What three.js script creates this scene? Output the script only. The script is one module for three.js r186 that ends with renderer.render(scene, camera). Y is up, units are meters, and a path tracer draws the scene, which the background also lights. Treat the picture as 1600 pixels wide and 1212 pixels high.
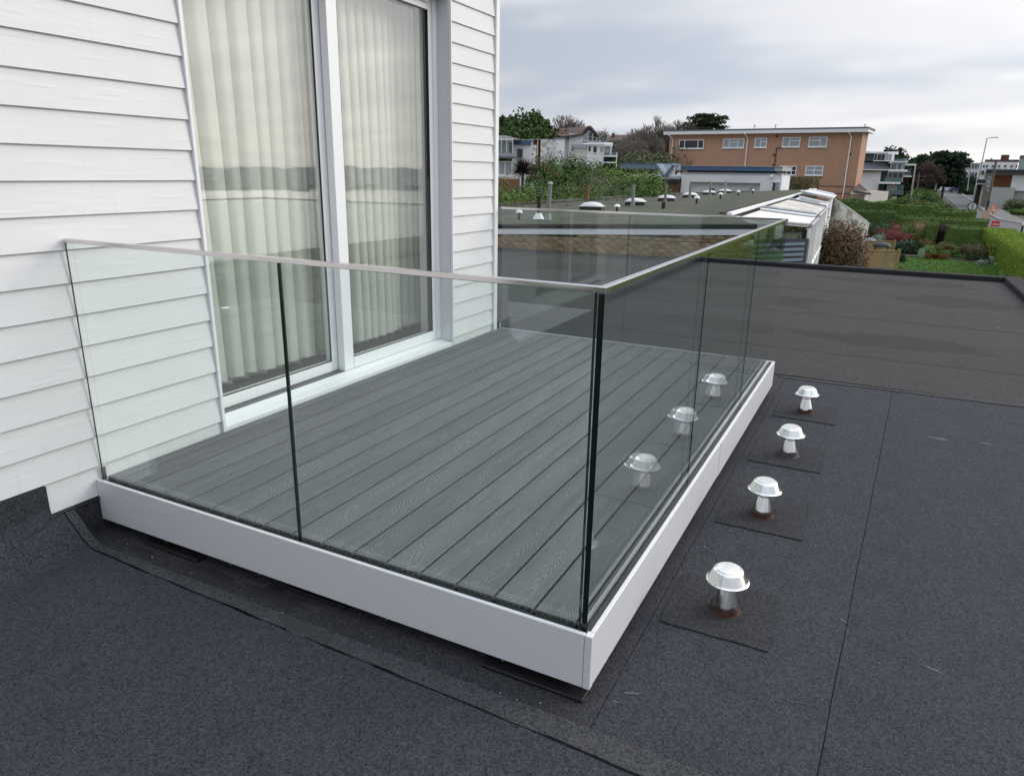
import * as THREE from 'three';
import { mergeGeometries } from 'three/addons/utils/BufferGeometryUtils.js';
import { RoundedBoxGeometry } from 'three/addons/geometries/RoundedBoxGeometry.js';

// ───────────────────────── camera, exposure, sky, sun
const scene = new THREE.Scene();
const EYE = new THREE.Vector3(3.0349, 1.3698, 1.7968), F = 1116.54;
const camera = new THREE.PerspectiveCamera(2 * Math.atan(606 / F) * 180 / Math.PI, 1600 / 1212, 0.05, 6000);
camera.position.copy(EYE);
camera.rotation.set(-0.2939, 0.4719, 0.0166, 'YXZ');
camera.updateMatrixWorld();
const renderer = new THREE.WebGLRenderer({ antialias: true });
renderer.toneMapping = THREE.LinearToneMapping;
renderer.toneMappingExposure = 1.0;
renderer.shadowMap.enabled = true;

let seed = 7;
const rnd = () => { seed = (seed + 0x6D2B79F5) | 0; let t = Math.imul(seed ^ (seed >>> 15), 1 | seed); t = (t + Math.imul(t ^ (t >>> 7), 61 | t)) ^ t; return ((t ^ (t >>> 14)) >>> 0) / 4294967296; };
const rr = (a, b) => a + (b - a) * rnd();
const clamp = (x, a = 0, b = 1) => Math.min(b, Math.max(a, x));
const sstep = (a, b, x) => { const t = clamp((x - a) / (b - a)); return t * t * (3 - 2 * t); };
const mix = (a, b, t) => a + (b - a) * t;
const HASH = new Float32Array(65536);
{ let s = 1234567; for (let i = 0; i < 65536; i++) { s = (Math.imul(s, 1664525) + 1013904223) >>> 0; HASH[i] = s / 4294967296; } }
function vn(x, y, px = 256, py = px) {                              // value noise that repeats every px, py cells
  const xi = Math.floor(x), yi = Math.floor(y), fx = x - xi, fy = y - yi;
  const u = fx * fx * (3 - 2 * fx), v = fy * fy * (3 - 2 * fy);
  const m = (a, n) => ((a % n) + n) % n, x0 = m(xi, px), x1 = m(xi + 1, px), y0 = m(yi, py), y1 = m(yi + 1, py);
  const h = (a, b) => HASH[(a * 197 + b * 7919 + ((a * b) & 1023)) & 65535];
  return mix(mix(h(x0, y0), h(x1, y0), u), mix(h(x0, y1), h(x1, y1), u), v);
}
function fbm(x, y, p, oct = 4, py = p) { let a = 0, w = 0.5, s = 0; for (let i = 0; i < oct; i++) { a += w * vn(x, y, p, py); s += w; x *= 2; y *= 2; p *= 2; py *= 2; w *= 0.5; } return a / s; }

const SUN = new THREE.Vector3(Math.sin(0.84), Math.tan(0.40), -Math.cos(0.84)).normalize();
{
  const W = 1024, H = 512, d = new Float32Array(W * H * 4);
  for (let j = 0; j < H; j++) {
    const el = ((j + 0.5) / H - 0.5) * Math.PI, y = Math.sin(el);
    for (let i = 0; i < W; i++) {
      const az = ((i + 0.5) / W - 0.5) * 2 * Math.PI, x = Math.cos(az) * Math.cos(el), z = Math.sin(az) * Math.cos(el);
      const k = 1 / (Math.max(y, 0) + 0.09);
      const n1 = fbm(x * k * 0.55 + 40, z * k * 0.8 + 30, 4096, 5), n2 = fbm(x * k * 1.9 + 9, z * k * 3.4 + 70, 4096, 4);
      const c = sstep(0.33, 0.65, n1 * 0.7 + n2 * 0.3), streak = sstep(0.6, 0.8, n2);
      const toSun = (x * SUN.x + z * SUN.z) / (Math.hypot(x, z) * Math.hypot(SUN.x, SUN.z) + 1e-6);
      const side = sstep(0.1, 1, toSun), low = Math.exp(-Math.pow(Math.max(el, 0) / 0.11, 2)), zen = 1 + 1.15 * sstep(0.28, 0.95, el);
      let r = mix(0.49, 0.71, c), g = mix(0.55, 0.72, c), b = mix(0.635, 0.765, c);
      r += 0.05 * streak; g += 0.05 * streak; b += 0.045 * streak;
      const pale = 0.16 * Math.exp(-Math.max(el, 0) / 0.09);
      r = mix(r, 0.70, pale); g = mix(g, 0.70, pale); b = mix(b, 0.735, pale);
      const warm = low * (0.25 + 1.0 * side) * sstep(0.42, 0.85, toSun) * (0.5 + 0.5 * n2 * 2);
      r = mix(r, 0.98, clamp(warm * 0.48)); g = mix(g, 0.88, clamp(warm * 0.48)); b = mix(b, 0.77, clamp(warm * 0.46));
      const near = Math.acos(clamp(x * SUN.x + y * SUN.y + z * SUN.z, -1, 1)), glow = 1.25 * Math.exp(-Math.pow(near / 0.42, 2)) * (0.6 + 0.8 * n2); r += glow; g += glow * 0.93; b += glow * 0.82;
      const s = zen * (1 + 0.35 * side);
      const o = (j * W + i) * 4; d[o] = r * s; d[o + 1] = g * s; d[o + 2] = b * s; d[o + 3] = 1;
    }
  }
  const sky = new THREE.DataTexture(d, W, H, THREE.RGBAFormat, THREE.FloatType);
  sky.mapping = THREE.EquirectangularReflectionMapping; sky.magFilter = THREE.LinearFilter; sky.needsUpdate = true;
  scene.background = sky; scene.environment = sky;
}
const sun = new THREE.DirectionalLight(new THREE.Color(1, 0.93, 0.84), 1.1);
sun.position.copy(SUN).multiplyScalar(200); sun.castShadow = true; sun.shadow.radius = 40;
Object.assign(sun.shadow.camera, { left: -140, right: 140, top: 140, bottom: -140, far: 600 });
sun.shadow.mapSize.set(2048, 2048);
scene.add(sun, sun.target);

// ───────────────────────── helpers
const rayOf = (u, v) => new THREE.Vector3((u - 800) / F, -(v - 606) / F, -1).applyQuaternion(camera.quaternion).normalize();
const at = (u, v, d) => { const r = rayOf(u, v); return r.multiplyScalar(d / Math.hypot(r.x, r.z)).add(EYE); };   // the point d metres away (level) that a picture point shows
const onY = (u, v, y) => { const r = rayOf(u, v); return r.multiplyScalar((y - EYE.y) / r.y).add(EYE); };
const onGround = (u, v, y = -3.6) => onY(u, v, y);
const used = new Map();
function numbered(n) { const k = used.get(n) || 0; used.set(n, k + 1); return k ? `${n}_${String(k).padStart(3, '0')}` : n; }
const shade = (o) => o.traverse((m) => { if (m.isMesh) { m.castShadow = true; m.receiveShadow = true; } });
function tag(o, label, category, group, kind) { if (label) o.userData.label = label; if (category) o.userData.category = category; if (group) o.userData.group = group; if (kind) o.userData.kind = kind; return o; }
function thing(name, label, category, pos = [0, 0, 0], turn = 0, group) { const o = new THREE.Group(); o.name = numbered(name); o.position.set(...(pos.isVector3 ? pos.toArray() : pos)); o.rotation.y = turn; scene.add(o); return tag(o, label, category, group); }
function mesh(name, geo, m, parent) { if (Array.isArray(geo)) geo = geo.length === 1 ? geo[0] : mergeGeometries(geo.map((g) => g.index ? g.toNonIndexed() : g)); const o = new THREE.Mesh(geo, m); o.name = parent ? name : numbered(name); o.castShadow = o.receiveShadow = true; (parent || scene).add(o); return o; }
function struct(name, geo, m) { const o = mesh(name, geo, m); o.userData.kind = 'structure'; return o; }
function box(x0, x1, y0, y1, z0, z1) { const g = new THREE.BoxGeometry(Math.abs(x1 - x0), Math.abs(y1 - y0), Math.abs(z1 - z0)); g.translate((x0 + x1) / 2, (y0 + y1) / 2, (z0 + z1) / 2); return g; }
function uvBox(g, s = 1) {                                           // uv in metres by the way each face points
  g = g.index ? g.toNonIndexed() : g; const p = g.attributes.position, n = g.attributes.normal, uv = new Float32Array(p.count * 2);
  for (let i = 0; i < p.count; i++) {
    const ax = Math.abs(n.getX(i)), ay = Math.abs(n.getY(i)), az = Math.abs(n.getZ(i));
    const [a, b] = ay >= ax && ay >= az ? [p.getX(i), p.getZ(i)] : ax >= az ? [p.getZ(i), p.getY(i)] : [p.getX(i), p.getY(i)];
    uv[2 * i] = a / s; uv[2 * i + 1] = b / s;
  }
  g.setAttribute('uv', new THREE.BufferAttribute(uv, 2)); return g;
}
function rbox(x0, x1, y0, y1, z0, z1, r = 0.003) { const g = new RoundedBoxGeometry(x1 - x0, y1 - y0, z1 - z0, 2, r); g.translate((x0 + x1) / 2, (y0 + y1) / 2, (z0 + z1) / 2); return g; }
function bar(a, b, r0, r1 = r0, n = 8) { const d = new THREE.Vector3().subVectors(b, a), g = new THREE.CylinderGeometry(r1, r0, d.length(), n, 1); g.applyQuaternion(new THREE.Quaternion().setFromUnitVectors(new THREE.Vector3(0, 1, 0), d.normalize())); g.translate((a.x + b.x) / 2, (a.y + b.y) / 2, (a.z + b.z) / 2); return g; }
function prism(pts, h, down = true) {                                // flat polygon [x, z] with thickness h, top at y = 0
  const s = new THREE.Shape(pts.map(([x, z]) => new THREE.Vector2(x, -z))); const g = new THREE.ExtrudeGeometry(s, { depth: h, bevelEnabled: false }); g.rotateX(-Math.PI / 2); if (down) g.translate(0, -h, 0); return g;
}
function hull8(a, b, c, d, t) {                                      // slab: quad a b c d (top face) with thickness t downwards
  const P = [a, b, c, d], low = P.map((p) => new THREE.Vector3(p.x, p.y - t, p.z)), v = [], q = (i, j, k, l) => { for (const p of [i, j, k, i, k, l]) v.push(p.x, p.y, p.z); };
  q(a, b, c, d); q(low[3], low[2], low[1], low[0]); for (let i = 0; i < 4; i++) q(P[i], low[i], low[(i + 1) % 4], P[(i + 1) % 4]);
  const g = new THREE.BufferGeometry(); g.setAttribute('position', new THREE.Float32BufferAttribute(v, 3)); g.computeVertexNormals(); return uvBox(g);
}
function tex(w, h, fn, srgb = false, rep = 1) {
  const d = new Uint8Array(w * h * 4);
  for (let j = 0; j < h; j++) for (let i = 0; i < w; i++) { const c = fn(i / w, j / h), o = (j * w + i) * 4; if (typeof c === 'number') d[o] = d[o + 1] = d[o + 2] = clamp(c) * 255; else { d[o] = clamp(c[0]) * 255; d[o + 1] = clamp(c[1]) * 255; d[o + 2] = clamp(c[2]) * 255; } d[o + 3] = 255; }
  const t = new THREE.DataTexture(d, w, h); t.wrapS = t.wrapT = THREE.RepeatWrapping; t.magFilter = THREE.LinearFilter; t.minFilter = THREE.LinearMipmapLinearFilter; t.generateMipmaps = true; if (srgb) t.colorSpace = THREE.SRGBColorSpace; t.repeat.set(rep, rep); t.needsUpdate = true; return t;
}
const std = (r, g, b, rough = 0.8, o = {}) => { const m = new THREE.MeshStandardMaterial({ roughness: rough, ...o }); m.color.setRGB(r, g, b); return m; };

// ───────────────────────── materials
const feltMap = tex(1024, 1024, (u, v) => {
  const g = HASH[(Math.floor(u * 1024) * 131 + Math.floor(v * 1024) * 7177) & 65535], m = vn(u * 300, v * 300, 300), b = fbm(u * 6, v * 6, 6, 4), f2 = vn(u * 136, v * 136, 136), mid = fbm(u * 24, v * 24, 24, 3);
  let k = 0.55 + 0.13 * (b - 0.5) + 0.55 * (m - 0.5) + 0.4 * (f2 - 0.5) + 0.35 * (g - 0.5) + 0.07 * (mid - 0.5);
  if (g > 0.992 && m > 0.6) k += 0.5;
  return [k, k, k * 1.0];
});
const feltBump = tex(1024, 1024, (u, v) => 0.5 * vn(u * 300, v * 300, 300) + 0.35 * vn(u * 150, v * 150, 150) + 0.3 * fbm(u * 12, v * 12, 12, 3));
const felt = (r, g, b, bump = 0.0018) => { const m = new THREE.MeshPhysicalMaterial({ roughness: 0.92, specularIntensity: 0.35, map: feltMap, bumpMap: feltBump, bumpScale: bump }); m.color.setRGB(r, g, b); return m; };
const FELT = felt(0.072, 0.074, 0.087), FELT_NEAR = felt(0.069, 0.072, 0.085), FELT_STRIP = felt(0.088, 0.089, 0.098), FELT_PATCH = felt(0.064, 0.064, 0.071), FELT_TROUGH = felt(0.071, 0.072, 0.083), FELT_FAR = felt(0.112, 0.106, 0.108, 0.002), FELT_BLACK = felt(0.048, 0.048, 0.052);
const FELT_GREEN = std(0.078, 0.086, 0.046, 0.95, { map: tex(512, 512, (u, v) => { const b = fbm(u * 5, v * 5, 5, 5), m = vn(u * 180, v * 180, 180), s = fbm(u * 3, v * 22, 3, 3, 22); const k = 0.45 + 0.75 * (b - 0.5) + 0.3 * (m - 0.5) + 0.35 * (s - 0.5); return [k * (1 + 0.25 * (b - 0.5)), k, k * (1 - 0.2 * (s - 0.5))]; }, false, 0.14) });
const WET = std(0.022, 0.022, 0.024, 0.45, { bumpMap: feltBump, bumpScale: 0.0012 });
const boardBump = tex(512, 512, (u, v) => { const w = 0.25 * fbm(u * 4, v * 6, 4, 3, 6); const g = vn(u * 9 + w * 3, (v + w * 0.06) * 90, 9, 90); return 0.5 + 0.5 * (sstep(0.55, 0.95, g) * vn(u * 5, v * 14, 5, 14)) - 0.2 * fbm(u * 6, v * 8, 6, 3, 8); });
const boardTint = tex(512, 512, (u, v) => { const k = 0.95 + 0.09 * (fbm(u * 5, v * 5, 5, 4) - 0.5) + 0.03 * (vn(u * 200, v * 200, 200) - 0.5) - (vn(u * 40, v * 3, 40, 3) > 0.9 && fbm(u * 8, v * 8, 8) > 0.6 ? 0.03 : 0); return [k, k, k]; });
const BOARD = std(0.75, 0.74, 0.74, 0.62, { map: boardTint, bumpMap: boardBump, bumpScale: 0.0016 });
const WHITE = std(0.80, 0.80, 0.81, 0.5), WHITE_GLOSS = std(0.82, 0.82, 0.825, 0.28), FASCIA = std(0.63, 0.63, 0.645, 0.36);
const GREY_PVC = std(0.62, 0.63, 0.66, 0.4), RUBBER = std(0.012, 0.012, 0.013, 0.5), DARK = std(0.02, 0.021, 0.023, 0.8);
const grain = (u, v) => {
  const w1 = fbm(u * 3, v * 26, 3, 3, 26) - 0.5, w2 = vn(u * 9, v * 150, 9, 150) - 0.5, w3 = vn(u * 4, v * 9, 4, 9) - 0.5;
  const s = (u - 0.5) * 2 + 0.3 * Math.sin(v * Math.PI * 4 + 1) + 0.3 * w1 + 0.03 * w2;
  const ph = 13 * Math.sin(v * Math.PI * 2) + 4 * Math.sin(v * Math.PI * 6 + 1.3) + 3 * w1 + 4 * w3;
  const G = 10 * Math.pow(Math.abs(s), 1.5) - ph, f = G - Math.floor(G); return sstep(0.0, 0.2, f) * (1 - sstep(0.55, 0.8, f));
};
const grainBump = tex(256, 2048, (u, v) => 0.12 + 0.8 * grain(u, v) + 0.08 * vn(u * 60, v * 700, 60, 700));
const grainTint = tex(256, 2048, (u, v) => { const k = 0.75 + 0.21 * grain(u, v) + 0.07 * (fbm(u * 3, v * 16, 3, 4, 16) - 0.5) + 0.08 * (vn(u * 90, v * 300, 90, 300) - 0.5); return [k, k, k]; });
const deckMat = (k) => std(0.200 * k, 0.198 * k, 0.204 * k, 0.72, { map: grainTint, bumpMap: grainBump, bumpScale: 0.0022 });
const SCREW = std(0.12, 0.12, 0.12, 0.5);
const DECKS = [deckMat(1), deckMat(0.93), deckMat(1.06)];
const GLASS = new THREE.MeshPhysicalMaterial({ transmission: 1, thickness: 0, roughness: 0, ior: 1.52, metalness: 0 }); GLASS.color.setRGB(0.90, 0.94, 0.931);
const GLASS_EDGE = std(0.006, 0.012, 0.011, 0.12);
const GLASS_EDGE_PALE = std(0.20, 0.25, 0.24, 0.1);
const DOOR_GLASS = new THREE.MeshPhysicalMaterial({ transmission: 1, thickness: 0, roughness: 0, ior: 1.85 }); DOOR_GLASS.color.setRGB(0.93, 0.95, 0.94);
const STEEL = std(0.66, 0.63, 0.62, 0.13, { metalness: 1, bumpMap: tex(64, 256, (u, v) => vn(u * 3, v * 200, 3, 200)), bumpScale: 0.0002 });
const ALU = std(0.74, 0.74, 0.735, 0.24, { metalness: 1, roughnessMap: tex(128, 128, (u, v) => 0.75 + 0.5 * (fbm(u * 6, v * 6, 6, 4) - 0.4)) });
const RUST = std(0.085, 0.036, 0.022, 0.8, { map: tex(128, 128, (u, v) => { const b = fbm(u * 8, v * 5, 8, 4, 5); return [0.45 + 1.1 * (b - 0.4), 0.4 + 1.0 * (b - 0.4), 0.35 + 0.9 * (b - 0.4)]; }) });
const brickTex = (a, b, m, bw, bh) => tex(512, 512, (u, v) => { const R = 512 / 32; const row = Math.floor(v * 32), o = (row & 1) * 0.5, col = Math.floor(u * 12 + o), fx = u * 12 + o - col, fy = v * 32 - row; const h = HASH[(row * 911 + ((col + 12) % 12) * 71) & 65535]; const e = fx < 0.05 || fy < 0.16; const n = 0.9 + 0.25 * (vn(u * 60, v * 60, 60) - 0.5) + 0.14 * (fbm(u * 3, v * 3, 3, 3) - 0.5); return e ? m.map((c) => c * n) : a.map((c, i) => mix(c, b[i], h) * n); });
const BRICK_ORANGE = std(0.95, 0.95, 0.95, 0.9, { map: brickTex([0.52, 0.285, 0.18], [0.45, 0.25, 0.16], [0.45, 0.31, 0.23]) }); BRICK_ORANGE.map.repeat.set(1 / 2.7, 1 / 2.4);
const BRICK_BROWN = std(0.42, 0.33, 0.30, 0.9, { map: brickTex([0.40, 0.19, 0.12], [0.30, 0.14, 0.1], [0.3, 0.22, 0.18]) }); BRICK_BROWN.map.repeat.set(1 / 2.7, 1 / 2.4);
const RENDER_WHITE = std(0.78, 0.78, 0.80, 0.85, { map: tex(256, 256, (u, v) => { const k = 0.93 + 0.16 * (fbm(u * 4, v * 4, 4, 5) - 0.5); return [k, k, k]; }, false, 0.2) });
const RENDER_OLD = std(0.74, 0.73, 0.71, 0.9, { map: tex(256, 256, (u, v) => { const b = fbm(u * 16, v * 16, 16, 5); const k = 1.0 - 0.5 * sstep(0.5, 0.68, b); return [k, k * 0.99, k * 0.95]; }, false, 0.22) });
const BLUE = std(0.055, 0.105, 0.20, 0.55), BLUE_GREY = std(0.15, 0.20, 0.26, 0.6), NAVY = std(0.018, 0.024, 0.04, 0.5), SLATE = std(0.13, 0.13, 0.145, 0.85, { map: boardTint }), TILE_RED = std(0.10, 0.045, 0.035, 0.9), TILE_BROWN = std(0.075, 0.05, 0.042, 0.9);
const PANE = std(0.018, 0.021, 0.024, 0.06), PANE_CURTAIN = std(0.30, 0.33, 0.36, 0.16), PANE_GREEN = std(0.10, 0.16, 0.16, 0.06);
const LEAD = std(0.33, 0.34, 0.36, 0.6), CONCRETE = std(0.36, 0.35, 0.33, 0.9), PLASTIC_ROOF = std(0.72, 0.71, 0.70, 0.45), PLASTIC_DIRTY = std(0.62, 0.58, 0.53, 0.6, { map: RENDER_OLD.map });
const TIMBER = std(0.36, 0.25, 0.125, 0.85, { map: tex(256, 256, (u, v) => { const k = 0.82 + 0.35 * (vn(u * 4, v * 70, 4, 70) - 0.5) + 0.3 * (fbm(u * 3, v * 6, 3, 3, 6) - 0.5); return [k, k, k]; }) });
const BARK = std(0.085, 0.068, 0.058, 0.95), BARK_PALE = std(0.17, 0.145, 0.125, 0.95), SOIL = std(0.03, 0.022, 0.016, 1), TERRACOTTA = std(0.36, 0.13, 0.065, 0.85);
const GRASS = std(0.08, 0.175, 0.022, 0.95, { map: tex(512, 512, (u, v) => { const k = 0.7 + 0.5 * (fbm(u * 6, v * 6, 6, 5) - 0.5) + 0.35 * (vn(u * 200, v * 200, 200) - 0.5) + 0.10 * Math.sin(v * Math.PI * 16); return [k * (1 + 0.5 * (fbm(u * 5 + 3, v * 5, 5, 3) - 0.5)), k, k]; }, false, 0.2) });
const EARTH = std(0.075, 0.085, 0.045, 1, { map: tex(256, 256, (u, v) => { const k = 0.7 + 0.7 * (fbm(u * 6, v * 6, 6, 5) - 0.5); return [k, k, k]; }, false, 0.05) });
const ASPHALT = std(0.16, 0.16, 0.165, 0.9, { map: feltMap }), PAVE = std(0.23, 0.22, 0.21, 0.9, { map: feltMap });
const LEAF = new THREE.MeshPhysicalMaterial({ roughness: 0.8, specularIntensity: 0.35, side: THREE.DoubleSide });
const STEM = std(0.06, 0.045, 0.032, 0.95);
const PAINT_BLACK = std(0.015, 0.015, 0.016, 0.4), GALV = std(0.36, 0.37, 0.38, 0.5, { metalness: 0.4 }), WOOD_POLE = std(0.13, 0.105, 0.085, 0.9), RED_PLASTIC = std(0.55, 0.02, 0.02, 0.4);
//@@STRUCT
// ───────────────────────── ground, road, sea, far shore
function groundY(x, z) {
  const d = Math.hypot(x - 3, z - 2);
  let y = -3.62 + 1.6 * sstep(62, 125, d) + 0.5 * sstep(150, 240, d) + 7.5 * sstep(12, 75, -x) * sstep(25, 110, -z);
  if (x > 24) y = mix(y, -12, sstep(24, 76, x));
  return y;
}
const onLand = (u, v) => { const r = rayOf(u, v); let t = 5; while (t < 600 && EYE.y + r.y * t > groundY(EYE.x + r.x * t, EYE.z + r.z * t)) t += 0.5; return r.clone().multiplyScalar(t - 0.25).add(EYE); };   // where a sight line meets the land
{
  const g = new THREE.PlaneGeometry(1, 1, 150, 150), p = g.attributes.position;
  for (let i = 0; i < p.count; i++) {
    const a = p.getX(i) * 2, b = p.getY(i) * 2, x = a < 0 ? -900 * Math.pow(-a, 2.2) : 82 * a, z = -40 - Math.sign(b) * 1400 * Math.pow(Math.abs(b), 2.4);
    p.setXYZ(i, x, groundY(x, z), z);
  }
  g.computeVertexNormals(); const uv = g.attributes.uv; for (let i = 0; i < p.count; i++) uv.setXY(i, p.getX(i) / 3, p.getZ(i) / 3);
  struct('ground', g, EARTH);
}
{
  const w = new THREE.MeshStandardMaterial({ roughness: 0.30, bumpMap: tex(512, 512, (u, v) => 0.6 * fbm(u * 14, v * 24, 14, 4, 24) + 0.3 * vn(u * 60, v * 90, 60, 90)), bumpScale: 0.25 }); w.color.setRGB(0.09, 0.115, 0.115);
  const g = new THREE.PlaneGeometry(3200, 4200); g.rotateX(-Math.PI / 2); g.translate(1660, -11, -600); const uv = g.attributes.uv; for (let i = 0; i < uv.count; i++) uv.setXY(i, uv.getX(i) * 260, uv.getY(i) * 340);
  struct('sea', g, w);
}
{ // wooded shore across the water
  const g = new THREE.PlaneGeometry(1, 1, 200, 24), p = g.attributes.position, c = [];
  for (let i = 0; i < p.count; i++) {
    const t = p.getX(i) + 0.5, k = p.getY(i) + 0.5, az = mix(-0.1, 2.6, t), r = 430 + 520 * k + 60 * (vn(t * 14, 3, 64) - 0.5) * (1 - k);
    const h = -11.2 + 11 * sstep(0, 1, k) * (0.55 + 0.6 * vn(t * 11 + 2, 5, 64)) * sstep(0.1, 0.3, t) + 7 * sstep(0.03, 0.2, k) * vn(t * 120, k * 9, 512) + 3 * k * vn(t * 300, k * 20, 512);
    p.setXYZ(i, 3 + Math.sin(az) * r, h, 2 - Math.cos(az) * r); const n = vn(t * 160, k * 14, 512); c.push(0.14 + 0.05 * n, 0.15 + 0.05 * n, 0.145 + 0.05 * n);
  }
  g.setAttribute('color', new THREE.Float32BufferAttribute(c, 3)); g.computeVertexNormals();
  struct('far_hills', g, new THREE.MeshStandardMaterial({ roughness: 1, vertexColors: true, side: THREE.DoubleSide }));
  const im = new THREE.InstancedMesh(box(-6, 6, 0, 7, -5, 5), RENDER_WHITE, 130), m4 = new THREE.Matrix4(); im.name = 'far_town';
  for (let i = 0; i < 130; i++) { const az = rr(0.3, 1.5), r = rr(445, 560), k = (r - 430) / 520, s = rr(0.4, 1.1); m4.makeRotationY(rnd() * 3).scale(new THREE.Vector3(s, s, s)).setPosition(3 + Math.sin(az) * r, -9.5 + 9 * k, 2 - Math.cos(az) * r); im.setMatrixAt(i, m4); }
  scene.add(tag(im, 'pale houses scattered along the far wooded shore', 'houses', null, 'stuff'));
}
{ // road with its pavement
  const L = [[27, -18], [15, -44], ...[[1560, 375], [1535, 350], [1500, 330], [1488, 318], [1474, 305], [1466, 299]].map(([u, v]) => { const q = onLand(u, v); return [q.x, q.z]; })], R = [[40, -30], [24, -60], ...[[1600, 352], [1562, 345], [1545, 336], [1530, 325], [1513, 311], [1500, 302]].map(([u, v]) => { const q = onLand(u, v); return [q.x, q.z]; })];
  L.push([L[L.length - 1][0] - 6, L[L.length - 1][1] - 60]); R.push([R[R.length - 1][0] - 4, R[R.length - 1][1] - 60]);
  const ribbon = (A, B, dy, kerb) => { const out = []; for (let i = 0; i + 1 < A.length; i++) { const N = 6; for (let k = 0; k < N; k++) { const P = (X, t) => { const a = X[i], b = X[i + 1], x = mix(a[0], b[0], t), z = mix(a[1], b[1], t); return new THREE.Vector3(x, groundY(x, z) + dy, z); }; out.push(hull8(P(A, k / N), P(A, (k + 1) / N), P(B, (k + 1) / N), P(B, k / N), kerb)); } } return out; };
  struct('road', ribbon(L, R, 0.06, 0.3), ASPHALT);
  struct('pavement', ribbon(R.map(([x, z]) => [x + 0.16, z]), R.map(([x, z]) => [x + 2.1, z]), 0.18, 0.4), PAVE);
  struct('kerb', ribbon(R, R.map(([x, z]) => [x + 0.15, z]), 0.19, 0.4), CONCRETE);
  const dash = [[[1556, 356.5], [1585, 358]], [[1512, 325], [1518, 330]]].map(([a, b]) => { const p = onLand(...a), q = onLand(...b); p.y = groundY(p.x, p.z) + 0.067; q.y = groundY(q.x, q.z) + 0.067; const w = new THREE.Vector3(0.02, 0, -0.5); return hull8(p, q, q.clone().add(w), p.clone().add(w), 0.02); });
  struct('road_marking', dash, WHITE);
}

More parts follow.
